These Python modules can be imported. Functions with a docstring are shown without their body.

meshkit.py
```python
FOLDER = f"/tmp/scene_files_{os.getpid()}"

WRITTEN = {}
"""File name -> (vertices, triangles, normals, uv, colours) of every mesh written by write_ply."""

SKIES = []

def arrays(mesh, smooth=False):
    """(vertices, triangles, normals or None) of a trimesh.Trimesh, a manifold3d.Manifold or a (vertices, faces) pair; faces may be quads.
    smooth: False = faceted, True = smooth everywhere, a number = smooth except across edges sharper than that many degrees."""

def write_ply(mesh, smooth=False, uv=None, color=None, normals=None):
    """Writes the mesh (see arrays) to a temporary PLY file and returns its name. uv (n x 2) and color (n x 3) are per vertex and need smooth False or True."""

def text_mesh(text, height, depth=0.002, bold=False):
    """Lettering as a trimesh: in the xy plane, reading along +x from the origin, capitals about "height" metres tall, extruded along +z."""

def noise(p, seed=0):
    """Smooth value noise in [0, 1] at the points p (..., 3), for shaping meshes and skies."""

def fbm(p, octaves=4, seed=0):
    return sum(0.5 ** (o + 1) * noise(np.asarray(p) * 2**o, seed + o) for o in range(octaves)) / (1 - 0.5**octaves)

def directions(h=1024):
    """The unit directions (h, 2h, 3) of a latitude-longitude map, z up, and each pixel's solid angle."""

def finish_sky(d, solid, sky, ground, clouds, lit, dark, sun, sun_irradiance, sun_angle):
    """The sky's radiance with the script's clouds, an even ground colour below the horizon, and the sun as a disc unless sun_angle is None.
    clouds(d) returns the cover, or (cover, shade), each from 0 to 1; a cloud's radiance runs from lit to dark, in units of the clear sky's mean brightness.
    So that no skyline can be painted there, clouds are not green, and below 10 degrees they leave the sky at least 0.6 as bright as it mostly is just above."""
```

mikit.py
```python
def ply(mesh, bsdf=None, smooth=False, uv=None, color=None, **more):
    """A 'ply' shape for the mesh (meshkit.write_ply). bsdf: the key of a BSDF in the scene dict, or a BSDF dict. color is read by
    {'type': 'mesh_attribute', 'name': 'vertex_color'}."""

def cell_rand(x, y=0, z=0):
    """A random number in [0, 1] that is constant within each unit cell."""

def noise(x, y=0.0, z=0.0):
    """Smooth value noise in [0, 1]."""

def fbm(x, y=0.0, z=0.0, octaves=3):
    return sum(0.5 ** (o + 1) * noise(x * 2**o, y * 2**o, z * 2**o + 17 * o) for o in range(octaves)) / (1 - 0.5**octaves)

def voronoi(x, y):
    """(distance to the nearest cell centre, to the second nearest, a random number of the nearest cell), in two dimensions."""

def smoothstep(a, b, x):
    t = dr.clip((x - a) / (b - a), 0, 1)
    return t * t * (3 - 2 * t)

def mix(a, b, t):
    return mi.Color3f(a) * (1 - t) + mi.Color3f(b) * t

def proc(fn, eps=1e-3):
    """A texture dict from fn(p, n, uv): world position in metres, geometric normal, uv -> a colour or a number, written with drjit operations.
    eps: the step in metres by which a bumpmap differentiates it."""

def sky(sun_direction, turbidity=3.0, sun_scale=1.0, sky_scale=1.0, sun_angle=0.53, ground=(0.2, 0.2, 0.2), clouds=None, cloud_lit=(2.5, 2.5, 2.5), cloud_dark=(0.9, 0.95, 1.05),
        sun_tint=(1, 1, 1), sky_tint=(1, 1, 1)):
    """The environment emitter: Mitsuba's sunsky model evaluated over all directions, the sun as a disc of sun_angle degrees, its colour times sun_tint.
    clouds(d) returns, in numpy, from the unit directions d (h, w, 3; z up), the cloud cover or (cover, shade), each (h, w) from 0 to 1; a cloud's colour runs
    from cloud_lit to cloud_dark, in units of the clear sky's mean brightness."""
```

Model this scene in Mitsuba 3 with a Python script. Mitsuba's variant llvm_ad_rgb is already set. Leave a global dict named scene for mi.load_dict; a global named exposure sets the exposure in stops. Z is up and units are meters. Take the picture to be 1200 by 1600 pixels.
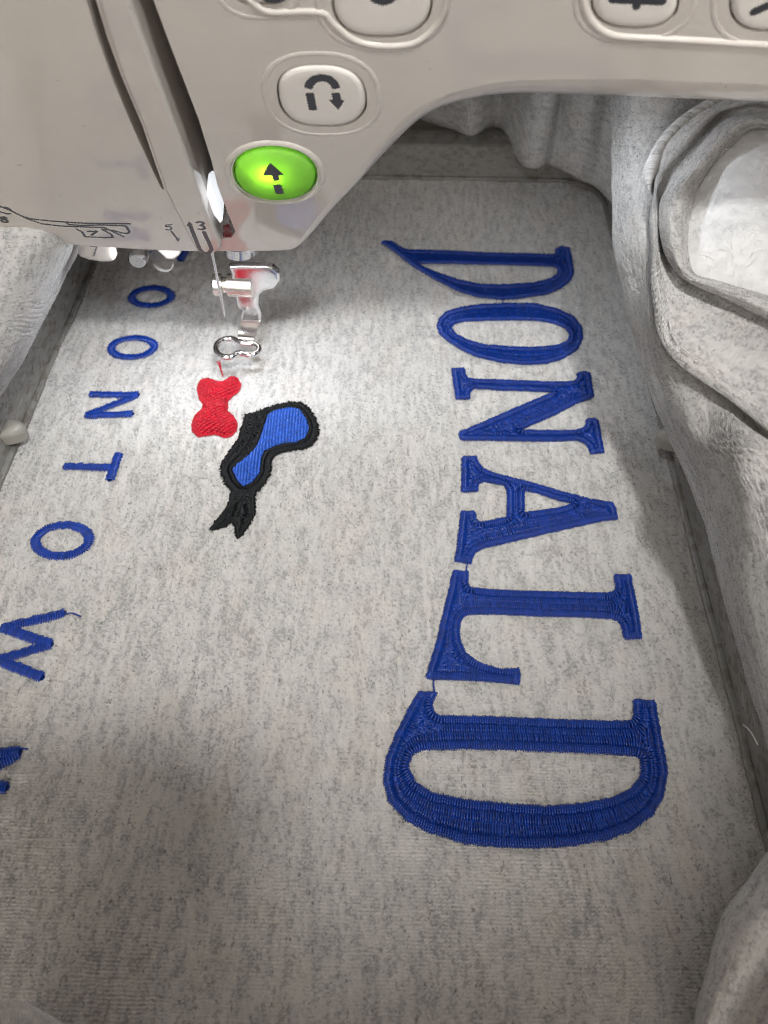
import math, random
import numpy as np, trimesh, mitsuba as mi, mikit, meshkit
import drjit as dr
from scipy.spatial import Delaunay
from scipy.interpolate import RectBivariateSpline, CubicSpline
from shapely.geometry import Polygon, LineString, Point, MultiPolygon
from shapely.ops import unary_union
from mikit import noise, fbm, cell_rand, smoothstep, mix, proc

scene, labels = {'type': 'scene'}, {}
rng = np.random.default_rng(7)
T4 = mi.ScalarTransform4f

# ------------------------------------------------------------------ camera, lamps, exposure
CAM = np.array([0.0442, -0.1572, 0.142])
FWD = np.array([-0.0200630, 0.6054940, -0.7955969]); UP = np.array([-0.0252868, 0.7951953, 0.6058260])
scene['camera'] = {'type': 'thinlens', 'fov': 53.13, 'fov_axis': 'x', 'near_clip': 0.005, 'far_clip': 20.0,
    'aperture_radius': 0.00055, 'focus_distance': 0.155,
    'to_world': T4().look_at(origin=CAM.tolist(), target=(CAM + FWD).tolist(), up=UP.tolist()),
    'film': {'type': 'hdrfilm', 'width': 768, 'height': 1024}}
exposure = 0.6
LAMP_AIM = np.array([0.012, -0.004, 0.0])
LAMP_DIR = np.array([0.27, -0.60, 1.0]); LAMP_DIR /= np.linalg.norm(LAMP_DIR)
LAMP_DIST, LAMP_POWER = 0.36, 300.0
LED_POWER = 150.0
CEIL_POWER = (0.50, 0.44, 0.38)
FILL_PANEL_POWER = (2.95, 2.76, 2.55)  # radiance of the added fill panel

D = {}
D['big'] = [[[[36.15,57.83],[39.52,58.28],[41.95,55.48],[43.98,53.95],[53.34,53.79],[73.31,53.28],[89.86,52.9],[91.12,53.62],[91.11,56.11],[93,57.54],[95.6,56.82],[95.55,51.74],[95.38,44.63],[94.08,40.66],[90.76,36.6],[86.01,33.39],[78.3,31.33],[73.26,30.97],[65.77,31.94],[59.53,34.39],[53.22,39.06],[46.73,45.26],[42.03,51.18],[38.58,55.6]],[[47.71,46.93],[59.86,47.53],[72.98,47.72],[89.94,47.16],[90.94,45.57],[90.27,42.87],[87.97,40.47],[82.65,38.21],[74.93,37.34],[67.27,37.41],[59.65,39.26],[53.25,42.24],[49.35,45.02]]],[[[53.66,17.76],[54.17,20.6],[56.19,24.03],[60.58,26.6],[66.86,28.28],[74.37,28.81],[81.81,28.45],[88.45,26.5],[92.95,22.78],[94.7,18.11],[94.25,13.5],[92.22,8.96],[88,5.32],[83.15,3.27],[77.3,2.57],[70.37,3.04],[64.65,5.02],[60.05,7.94],[56.58,11.41],[54.35,14.53]],[[57.41,17.13],[58.55,19.32],[61.64,20.84],[67.78,21.51],[75.13,21.74],[81.81,21.28],[87.19,20.22],[90.28,17.98],[90.99,15.23],[89.95,12.28],[86.78,10.39],[80.2,9.47],[73.11,9.42],[67.22,9.95],[61.96,12.03],[59.03,14.22]]],[[[57.4,-0.35],[60.69,0],[60.91,-2.34],[61.72,-3.81],[63.69,-4.32],[69.95,-4.13],[78.46,-4.27],[86.97,-4.16],[89.84,-3.91],[91.01,-2.63],[91.04,-0.97],[93.12,-0.32],[94.42,-1.28],[94.2,-9.43],[93.54,-10.24],[89.45,-11.94],[83.5,-16],[73.77,-21.73],[79.69,-21.76],[88.29,-21.71],[90.57,-20.68],[91.3,-19.16],[91.17,-18.04],[93.13,-17.6],[94.22,-18.32],[94.16,-23.87],[94.21,-29.23],[91.03,-29.54],[90.86,-27.57],[89.92,-25.81],[87.93,-24.79],[79.37,-25.21],[68.71,-25.4],[60.17,-25.52],[59.01,-25.34],[58.92,-22.79],[60.28,-22.15],[84.34,-7.74],[80.99,-7.6],[69.75,-7.64],[63,-7.37],[61.82,-8.85],[61.86,-11.08],[58.39,-11.35],[57.95,-6.55]]],[[[59.35,-31.73],[62.87,-31.27],[62.96,-33],[64.26,-35.36],[67.01,-36.96],[72.03,-38.47],[81.9,-41.58],[89.13,-44.12],[94,-44.92],[94.51,-46.48],[94.39,-49.59],[90.79,-50.13],[83.2,-52.38],[75.7,-54.72],[67.33,-57.23],[63.44,-58.34],[61.48,-59.57],[60.46,-61.32],[60.41,-62.74],[56.75,-62.18],[57.47,-58.24],[58.09,-52.87],[58.61,-48.56],[61.67,-48.59],[61.74,-50.62],[62.78,-51.63],[65.25,-51.13],[69.14,-50.08],[69.46,-45.06],[69.65,-42.16],[69.09,-40.55],[66.84,-39.96],[64.32,-39.51],[62.87,-40.09],[62.56,-42.58],[58.87,-42.7],[59.06,-38.22]],[[73.56,-41.84],[76.77,-42.58],[81.61,-44.36],[85.11,-45.2],[81.34,-46.9],[76.29,-48],[73.02,-48.72]]],[[[56.36,-64.83],[59.63,-65.01],[59.4,-67.76],[59.95,-69.1],[65.23,-69.31],[74.39,-69.45],[83.53,-69.58],[89.46,-69.61],[91.16,-68.91],[91.54,-67.28],[91.42,-64.99],[95.04,-64.71],[94.96,-67.17],[95.08,-71.44],[94.98,-76.1],[94.71,-80.35],[91.41,-80.46],[91.16,-79.23],[91.3,-77.73],[90.73,-76.23],[89.04,-75.67],[82.8,-75.57],[73.86,-75.49],[64.9,-75.27],[59.04,-75.61],[57.66,-76.78],[57.23,-79.32],[57.3,-81.79],[58.31,-84.43],[60.4,-86.51],[62.93,-87.61],[65.47,-88.23],[67.61,-88.16],[69.13,-87.88],[68.74,-91.35],[64.04,-90.95],[57.7,-90.56],[52.17,-90.5],[50.39,-90.33],[51.34,-86.8],[52.68,-81.94],[54.1,-75.35],[55.33,-70.06]]],[[[49,-93.28],[52.52,-93.44],[51.45,-95.7],[51.6,-97.34],[52.99,-98.27],[60.45,-98.25],[68.14,-98.43],[78.37,-98.53],[86.03,-98.5],[89.63,-98.28],[90.58,-97.17],[90.84,-94],[94.88,-94.04],[94.76,-98.11],[94.8,-102.83],[94.7,-107.86],[93.15,-112.26],[90.63,-115.61],[86.38,-118.48],[81.45,-120.2],[75.76,-121.13],[70.13,-121.75],[64.56,-121.84],[57.15,-121.42],[51.09,-119.83],[46.83,-117.93],[43.65,-114.79],[42.57,-111],[42.94,-107.03],[44.57,-102.36],[46.79,-97.49]],[[46.94,-108.65],[47.66,-106.12],[49.65,-105.04],[57.68,-104.63],[67.68,-104.62],[77.66,-104.65],[87.58,-104.84],[90.39,-105.26],[89.86,-108.99],[87.54,-111.24],[83.9,-113.03],[78.96,-114.13],[71.71,-114.92],[64.55,-114.68],[57.38,-114.11],[51.6,-113.11],[48.44,-111.29]]]]
D['small'] = [[[[-36.23,49.06],[-25.85,50.4]],[[-24.76,53.16],[-25.54,46.72]]],[[[-24.95,29.4],[-24.89,28.5],[-25.11,27.61],[-25.61,26.78],[-26.36,26.05],[-27.33,25.44],[-28.46,25],[-29.7,24.74],[-30.98,24.68],[-32.26,24.81],[-33.45,25.13],[-34.52,25.63],[-35.39,26.28],[-36.04,27.06],[-36.42,27.91],[-36.51,28.81],[-36.31,29.71],[-35.83,30.55],[-35.09,31.3],[-34.12,31.92],[-32.98,32.38],[-31.71,32.65],[-30.4,32.72],[-29.1,32.58],[-27.88,32.24],[-26.81,31.72],[-25.94,31.05],[-25.31,30.27],[-24.95,29.4]]],[[[-25.08,6.83],[-24.98,5.89],[-25.18,4.97],[-25.67,4.09],[-26.42,3.31],[-27.38,2.66],[-28.53,2.17],[-29.79,1.88],[-31.1,1.78],[-32.41,1.88],[-33.65,2.19],[-34.76,2.68],[-35.68,3.34],[-36.37,4.13],[-36.79,5.01],[-36.92,5.94],[-36.75,6.87],[-36.28,7.76],[-35.55,8.56],[-34.57,9.24],[-33.41,9.74],[-32.13,10.05],[-30.78,10.15],[-29.44,10.04],[-28.18,9.72],[-27.06,9.2],[-26.14,8.53],[-25.47,7.72],[-25.08,6.83]]],[[[-37.72,-12.76],[-25.38,-12.61]],[[-25.63,-12.98],[-36.76,-20.11]],[[-36.84,-20.46],[-25.27,-19.64]]],[[[-37.63,-37.4],[-26.63,-37.36]],[[-25.46,-33.16],[-25.73,-40.98]]],[[[-26.05,-58.42],[-25.87,-59.39],[-25.99,-60.36],[-26.41,-61.27],[-27.1,-62.08],[-28.03,-62.75],[-29.15,-63.26],[-30.41,-63.56],[-31.74,-63.66],[-33.09,-63.55],[-34.38,-63.23],[-35.56,-62.72],[-36.57,-62.03],[-37.35,-61.21],[-37.87,-60.3],[-38.09,-59.33],[-38.01,-58.35],[-37.63,-57.42],[-36.95,-56.58],[-36.02,-55.88],[-34.88,-55.35],[-33.59,-55.02],[-32.21,-54.92],[-30.83,-55.04],[-29.5,-55.38],[-28.31,-55.92],[-27.3,-56.64],[-26.54,-57.48],[-26.05,-58.42]]],[[[-26.22,-78.15],[-37.81,-82.09]],[[-37.61,-82.09],[-26.83,-85.43]],[[-26.77,-85.65],[-36.36,-89.33]],[[-36.36,-89.33],[-26.32,-92.88]]],[[[-26.28,-107.69],[-34.66,-109.24]],[[-26.28,-108.24],[-34.23,-114.37]],[[-34.23,-114.37],[-26.48,-114.4]]]]
D['loose'] = [[[72.97,31.36],[73.07,29.96],[72.72,28.36]],[[59.7,-62.76],[59.35,-63.62],[59.21,-65.02]],[[51.91,-90.63],[51.84,-92.06],[52.04,-93.46]],[[-26.07,-78.66],[-24.33,-79.06],[-22.82,-79.34],[-21.33,-80.02]],[[-26.6,-107.26],[-25.04,-107.58],[-23.63,-108.01]]]
D['bow'] = [[-10.05,-9.48],[-9.98,-6.95],[-8.62,-5.82],[-6.55,-6.2],[-4.87,-6.98],[-3.41,-6.42],[-2.14,-4.59],[-0.31,-4.91],[1.1,-7.55],[0.9,-10.08],[-0.73,-12.3],[-1.53,-14.16],[-1.07,-16.27],[-1.22,-17.47],[0.75,-19.19],[2.21,-21.79],[2.38,-24.38],[1.41,-26.23],[-0.18,-26.73],[-2.84,-25.8],[-4.83,-26.42],[-6.62,-26.93],[-8.38,-25.29],[-9.1,-23.01],[-8.81,-19.5],[-7.37,-17.19],[-7.36,-15.56],[-8.81,-13.48]]
D['knot'] = [[-7.43,-15.87],[-6.01,-14.61],[-3.95,-13.94],[-1.53,-14.16],[-1.07,-16.27],[-2.16,-17.02],[-5.55,-17.31],[-7.22,-17.07]]
D['tuft'] = [[-3.78,-5.47],[-4.48,-3.88],[-4.98,-2.73]]
D['cap'] = [[4.36,-19.08],[7.38,-17.68],[11.38,-15.27],[15.56,-14.05],[18.19,-14.45],[20.34,-16.79],[22.41,-20.86],[23,-24.29],[22.37,-27.7],[20.49,-29.7],[17.68,-30.34],[14.87,-30.98],[12.96,-32.13],[12.24,-34.58],[12.29,-38.28],[11.49,-41.41],[9.69,-44.25],[7.48,-45.33],[5.18,-44.4],[2.59,-41.69],[1.02,-38.11],[0.72,-35.48],[2.24,-31.65],[3.72,-27.73],[3.97,-23.75]]
D['capin'] = [[9.67,-18.91],[11.59,-17.07],[14.89,-15.88],[17.72,-16.28],[19.77,-19.77],[20.93,-23.22],[20.2,-26.65],[17.88,-28.29],[15.02,-28.6],[12.66,-29.67],[10.41,-31.39],[10.02,-34.11],[10.29,-38.34],[8.88,-41.23],[6.7,-42.68],[5.28,-41.09],[3.34,-37.51],[4.47,-35.63],[6.88,-32.59],[8.49,-29.25],[9.14,-24.73],[9.54,-21.26]]
D['ribbon'] = [[4.28,-43.67],[7.02,-44.84],[9.54,-43.76],[10.05,-46.98],[10.32,-50.39],[9.76,-53.27],[8.61,-55.89],[7.68,-57.76],[7.07,-55.7],[6.45,-53.38],[5.51,-52.93],[3.83,-54.4],[1.19,-55.66],[2.38,-52.56],[3.84,-49.63],[4.47,-46.17]]
D['outline'] = [[-58.08,0.54],[-42.98,-2.02],[-29.8,-3.57],[-16.41,-5.16],[-2.56,-5.84],[8.76,-5.4],[18.63,-4.74],[20.82,-3.9],[22.91,-1.32],[26.48,4.57],[30.99,12.45],[35.01,18.61],[39.9,26.46],[45.33,34.22],[49.37,37.64],[54.42,38.89],[60.54,39.14],[71.05,37.91],[81.61,37.12],[92.08,36.76],[116.24,35.95]]
D['groove_l'] = [[1.51,65.28],[2.83,65.3],[1.77,59.88],[1.1,53.79],[0.7,46.85],[0.5,36.64],[-1.2,18.12],[-1.56,19.34],[-1.29,35.08],[-0.9,46.2],[-0.28,53.77],[0.46,59.87]]
D['groove_r'] = [[6.71,65.34],[10,65.38],[9.58,59.99],[9.73,53.92],[9.96,47.01],[10.19,38.32],[9.82,27.95],[9.22,20.46],[9.11,10.7],[9.1,3.96],[7.71,1.22],[5.14,0.56],[5.38,9.38],[5.88,20.36],[6.22,31.27],[6.39,44.42],[6.62,53.87],[6.72,59.95]]
D['strip'] = [[4.18,66.34],[6.78,66.37],[6.87,61.06],[6.75,55.08],[6.61,45.78],[6.42,32.86],[5.96,22.16],[5.46,11.41],[5.56,2.54],[5.11,-1.14],[3.45,-3.58],[1.06,-4.28],[-0.39,-3.43],[-0.71,-0.5],[-0.54,19.98],[1.1,38.14],[1.28,48.17],[1.86,55],[2.5,61]]
D['lens'] = [[5.48,18.32],[7.43,20.41],[8.89,20.05],[8.74,13],[8.58,8.27],[7.28,6.48],[5.83,6.94],[5.16,10.57]]
D['lens2'] = [[6.63,6.46],[8.66,8.03],[8.98,3.43],[7.77,1.49],[5.81,1.69]]
D['lines'] = [[[-37.01,14.18],[-35.45,12.36],[-34.1,10.86],[-32.92,8.91],[-31.32,7.74],[-27.29,7.05],[-21.01,6.43],[-11.8,6.58]],[[-37.82,12.66],[-35.57,12.13],[-34.19,11.94],[-33.86,10.47],[-32.2,7.71],[-30.01,5.87],[-26.38,5.14],[-21.61,4.96],[-17.69,4.84],[-16.84,3.56],[-15.05,1.1]],[[-24.82,6.72],[-24.74,5.88],[-22.25,5.54],[-17.73,5.87],[-12.98,5.69],[-13.04,3.25],[-13.88,2.51],[-14.92,2.74],[-16.33,3.75],[-18.4,4.12]],[[-23.8,3.93],[-23.12,2.89],[-23.3,0.8],[-18.4,0.61],[-17.41,0.83],[-17.35,2.2],[-18.47,3.94]],[[-21.82,3.11],[-19.84,3.27],[-21.63,1.59]],[[-36.47,10.39],[-35.57,9.63],[-34.7,9.66]],[[-37.02,7.47],[-36.41,7.98],[-36.55,8.39],[-37.21,8.28],[-37.6,7.86],[-37.55,7.45],[-36.98,7.39],[-36.7,6.9],[-37.14,6.3],[-37.85,6.19],[-38.08,6.6],[-37.68,7.2],[-37.02,7.47]]]
D['five'] = [[[-3.29,6.54],[-4.57,6.32],[-4.8,5.55],[-4.11,5.83],[-3.7,5.42],[-4.02,4.63],[-4.66,4.26],[-5.18,4.59]],[[-4.21,3.84],[-3.91,0.41]]]
D['fivehead'] = [[-4.33,0.21],[-3.24,1.17],[-3.9,-0.81]]
D['three'] = [[[2.65,9.58],[3.44,10.02],[3.98,9.63],[3.71,8.89],[3.06,8.53],[3.73,8.14],[3.72,7.39],[3.02,6.86],[2.35,7.09]],[[1.01,8.22],[0.74,3.9],[0.4,-1.32],[0.82,-3.28],[1.98,-3.24],[2.97,-1.42],[3.13,2.37],[3.14,5.92]]]
D['threehead'] = [[0.14,8.02],[1.16,10.02],[1.71,8.74]]
D['rev'] = [[37.36,43.78],[37.37,42.25],[37.23,41.16],[36.95,40.23],[36.54,39.41],[35.99,38.7],[35.3,38.1],[34.47,37.62],[33.49,37.27],[32.33,37.04],[30.63,36.94],[28.92,36.97],[27.76,37.14],[26.78,37.46],[25.95,37.9],[25.26,38.47],[24.71,39.16],[24.3,39.97],[24.03,40.9],[23.9,41.98],[23.92,43.52],[24.07,45.02],[24.32,46.03],[24.67,46.87],[25.13,47.58],[25.71,48.18],[26.38,48.67],[27.17,49.06],[28.07,49.34],[29.13,49.52],[30.66,49.6],[32.2,49.57],[33.26,49.43],[34.15,49.18],[34.93,48.82],[35.6,48.35],[36.17,47.77],[36.63,47.08],[36.98,46.26],[37.21,45.26]]
D['start'] = [[27.92,24.75],[27.79,23.37],[27.5,22.12],[27.03,20.94],[26.4,19.85],[25.62,18.87],[24.69,18.02],[23.63,17.32],[22.47,16.8],[21.21,16.46],[19.8,16.32],[18.4,16.38],[17.18,16.64],[16.1,17.1],[15.15,17.74],[14.35,18.54],[13.72,19.49],[13.27,20.55],[12.99,21.72],[12.9,22.96],[13,24.35],[13.27,25.71],[13.68,26.89],[14.23,27.95],[14.91,28.9],[15.7,29.72],[16.6,30.42],[17.59,30.97],[18.65,31.38],[19.79,31.64],[21.06,31.74],[22.31,31.7],[23.41,31.49],[24.41,31.13],[25.31,30.63],[26.09,29.98],[26.75,29.19],[27.28,28.28],[27.65,27.25],[27.87,26.09]]
D['revicon'] = [[[28.75,45.41],[29.06,46.39],[29.86,47.24],[30.89,47.56],[32.04,47.36],[32.72,46.59],[33.07,45.49]],[[28.86,44.51],[29.03,40.93]],[[32.84,44.59],[32.99,43.02]]]
D['revhead'] = [[31.69,43.18],[34.11,43.13],[33.03,41.06]]
D['starticon'] = [[[20.58,29.95],[18.94,26.64],[20.55,26.81],[20.52,25.14],[21.34,25.3],[21.34,26.83],[22.33,26.86]],[[20.21,23.68],[21.45,23.85],[21.56,21.26],[20.3,21.09]]]
D['topbtn'] = [[46.69,60.56],[46.69,59.22],[46.55,58.28],[46.27,57.46],[45.86,56.75],[45.31,56.13],[44.64,55.62],[43.84,55.21],[42.89,54.9],[41.76,54.71],[40.11,54.63],[38.46,54.66],[37.34,54.82],[36.39,55.09],[35.6,55.48],[34.93,55.98],[34.41,56.58],[34.02,57.29],[33.76,58.1],[33.64,59.04],[33.69,60.39],[33.85,61.7],[34.1,62.58],[34.45,63.31],[34.91,63.93],[35.47,64.46],[36.13,64.88],[36.89,65.22],[37.77,65.46],[38.79,65.62],[40.28,65.68],[41.76,65.65],[42.78,65.52],[43.65,65.3],[44.4,64.98],[45.04,64.57],[45.58,64.06],[46.02,63.45],[46.35,62.73],[46.57,61.86]]
D['topicon'] = [[38.66,61.69],[39.38,60.89],[40.26,60.57],[41.15,60.84],[41.89,61.73]]
D['topbtn2'] = [[27.25,62.32],[27.18,61.67],[27.06,61.22],[26.88,60.83],[26.63,60.49],[26.32,60.2],[25.95,59.96],[25.52,59.77],[25.01,59.63],[24.42,59.54],[23.57,59.5],[22.72,59.52],[22.14,59.59],[21.65,59.72],[21.25,59.9],[20.92,60.13],[20.65,60.41],[20.46,60.75],[20.34,61.13],[20.29,61.58],[20.33,62.24],[20.44,62.88],[20.59,63.32],[20.79,63.69],[21.05,64],[21.36,64.27],[21.73,64.49],[22.15,64.66],[22.63,64.79],[23.19,64.87],[24.01,64.9],[24.81,64.88],[25.36,64.82],[25.83,64.7],[26.22,64.54],[26.55,64.33],[26.82,64.07],[27.03,63.76],[27.17,63.4],[27.25,62.96]]
D['top2icon'] = [[24.73,61.48],[25.34,61.03],[26.07,60.97],[26.88,61.44]]
D['ridge1'] = [[22.36,60.49],[23.2,59.33],[24.43,58.5],[26.53,58.32],[32.31,58.26],[32.84,57.4],[33.97,56],[35.43,54.55],[37.28,53.57],[39.8,53.08],[42.66,53.16],[44.86,53.76],[46.69,55.28],[48.11,57.44],[48.72,59.84],[49.03,61.8]]
D['plus'] = [[78.91,60.98],[79.21,59.97],[79.3,59.26],[79.25,58.66],[79.06,58.13],[78.73,57.67],[78.28,57.29],[77.69,56.98],[76.95,56.76],[76.04,56.62],[74.66,56.55],[73.25,56.58],[72.26,56.69],[71.39,56.89],[70.62,57.18],[69.93,57.54],[69.34,57.99],[68.83,58.51],[68.41,59.11],[68.07,59.82],[67.77,60.83],[67.57,61.82],[67.56,62.5],[67.68,63.06],[67.92,63.54],[68.27,63.94],[68.73,64.27],[69.31,64.53],[70.01,64.72],[70.87,64.84],[72.15,64.89],[73.44,64.87],[74.36,64.77],[75.17,64.6],[75.9,64.36],[76.55,64.04],[77.14,63.65],[77.66,63.18],[78.11,62.63],[78.5,61.96]]
D['plusicon'] = [[[70.36,61.16],[76.9,60.94]],[[73,63.16],[73.77,60.19]]]
D['side'] = [[95.17,60.77],[95.64,59.75],[95.87,59.04],[95.96,58.42],[95.91,57.89],[95.74,57.43],[95.45,57.04],[95.02,56.74],[94.45,56.51],[93.72,56.37],[92.58,56.31],[91.4,56.34],[90.55,56.45],[89.78,56.66],[89.07,56.95],[88.42,57.32],[87.82,57.77],[87.28,58.3],[86.8,58.91],[86.37,59.62],[85.89,60.65],[85.52,61.65],[85.36,62.32],[85.34,62.89],[85.43,63.37],[85.64,63.78],[85.95,64.11],[86.38,64.37],[86.92,64.56],[87.61,64.68],[88.67,64.73],[89.76,64.71],[90.55,64.61],[91.26,64.43],[91.92,64.18],[92.54,63.86],[93.11,63.47],[93.65,62.99],[94.14,62.44],[94.62,61.76]]
D['sideicon'] = [[89.41,59.61],[91.51,61.06]]
D['ridge2'] = [[65.87,62.26],[66.57,60.74],[67.84,58.37],[69.53,56.65],[71.66,55.48],[75.07,55.05],[82.52,54.73],[93.81,54.06],[101.37,53.65]]
D['foot'] = [[0.12,27.17],[2.82,27.57],[8.67,27.56],[11.26,27.21],[12.64,25.4],[12.59,22.83],[10.73,20.08],[7.9,19.15],[6.51,17.81],[5.72,14.08],[6.13,11.04],[5.46,8.29],[3.63,7.85],[0.23,8.39],[0.42,10.51],[1.25,12.3],[0.02,13.18],[0.17,16.92],[0.36,21.27],[0.32,24.78]]
D['neck'] = [[[0.42,8.39],[5.44,8.13]],[[-0.85,5.29],[3.28,5.4]]]
D['shank'] = [[1.14,30.85],[4.63,30.92],[4.29,26.56],[0.15,26.47]]
D['screw'] = [[-4.92,20.29],[0.02,20.98]]
D['ring'] = [[-5.5,-0.77],[-5.18,1.12],[-3.66,2.59],[-1.49,2.85],[0.28,1.57],[2.86,1.09],[4.95,0.49],[6,-0.88],[5.6,-2.56],[3.78,-3.26],[0.91,-2.7],[-0.44,-4.03],[-2.55,-4.37],[-4.47,-3.24]]
D['lever'] = [[-30.09,41.33],[-31.06,37.98],[-30.86,36.93],[-28.94,36.1],[-26.34,35.66],[-24.14,35.71],[-22.79,36.24],[-22.75,37.73],[-22.48,41.49]]
D['lever7'] = [[-27.44,40.24],[-25.8,40.03],[-27.3,37.56]]
D['knob'] = [[-20.73,31.02]]
D['disc'] = [[-16.39,28.16],[-14.33,28.21]]
D['white'] = [[-16.54,35.71],[-16.23,33.49],[-14.08,30.48],[-12.38,30.38],[-10.34,31.87],[-8.92,35.87]]
D['blackbit'] = [[-22.45,34.28],[-23.29,30.69],[-20.5,30.75],[-19.38,31.76],[-17.56,32.12],[-17.01,34.39]]
D['body'] = [[[103.1,94.1,46],[102.4,81.1,51],[106.9,76.1,53],[115.7,76.3,53],[130.8,84.6,50],[160.3,98.5,45]],[[98.5,59.7,45],[97.9,48.6,50],[101.7,43.6,52],[109.7,43.8,52],[124.5,53.9,48],[149.5,61.3,45]],[[94.3,28.1,44],[93.8,18.7,49],[96.5,12.6,52],[100.7,11.9,52],[109.6,20,47],[142.7,30.9,40]],[[91.2,4.4,43],[90.8,-4.2,48],[92.3,-9.7,51],[95.4,-10.4,51.5],[104.1,-1.3,46],[137.8,11.2,38]],[[90.1,-12.2,41],[90,-19.7,46],[91,-24.6,49],[92.8,-27,50],[100.4,-21.9,45],[132.2,-10.9,36]],[[92.5,-21,36],[91.6,-29.1,42],[91.3,-34.6,46],[92.1,-37.1,48],[99.9,-33.7,43],[126.8,-32,34]],[[95.8,-27.3,29],[93.8,-36.5,37],[93.3,-42.4,42],[94.9,-46.6,45],[101.8,-49,42],[120.4,-54,34]],[[99.8,-31.9,22],[96.7,-43,33],[96.5,-49.2,40],[99.7,-50.7,43],[105.6,-54.6,41],[117.8,-61,38]],[[102.1,-41.5,20],[99,-51.6,31],[98.4,-57.2,38],[100.5,-58.4,40],[101.8,-64.1,45],[114.1,-67.7,42]],[[105.4,-52.4,18],[101.6,-61.6,30],[100.8,-65.2,36],[98.6,-72.2,45],[99.9,-77.1,50],[112.1,-75.1,44]],[[107.3,-66.5,15],[104.1,-72.9,25],[102.3,-77.9,33],[101.9,-81.5,39],[104.9,-82.9,41],[115,-81.1,38]],[[107.7,-81.6,13],[105.3,-85.6,21],[103.9,-89,28],[104.2,-91.3,33],[106.9,-91.8,35],[118.1,-89.7,32]],[[108,-98.1,12],[106.6,-100.2,18],[106.2,-101.8,23],[107,-102.6,26],[109.7,-102.9,28],[119.2,-101.5,28]],[[108.4,-109.6,12],[107.5,-110.9,17],[107,-112.2,22],[108.6,-112.3,24],[112.2,-112.1,25],[120.4,-110.8,25]],[[108.9,-120.1,12],[107.8,-121,17],[107.4,-121.9,22],[108.5,-122,24],[111.9,-121.7,25],[118.8,-120.5,25]]]
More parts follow.
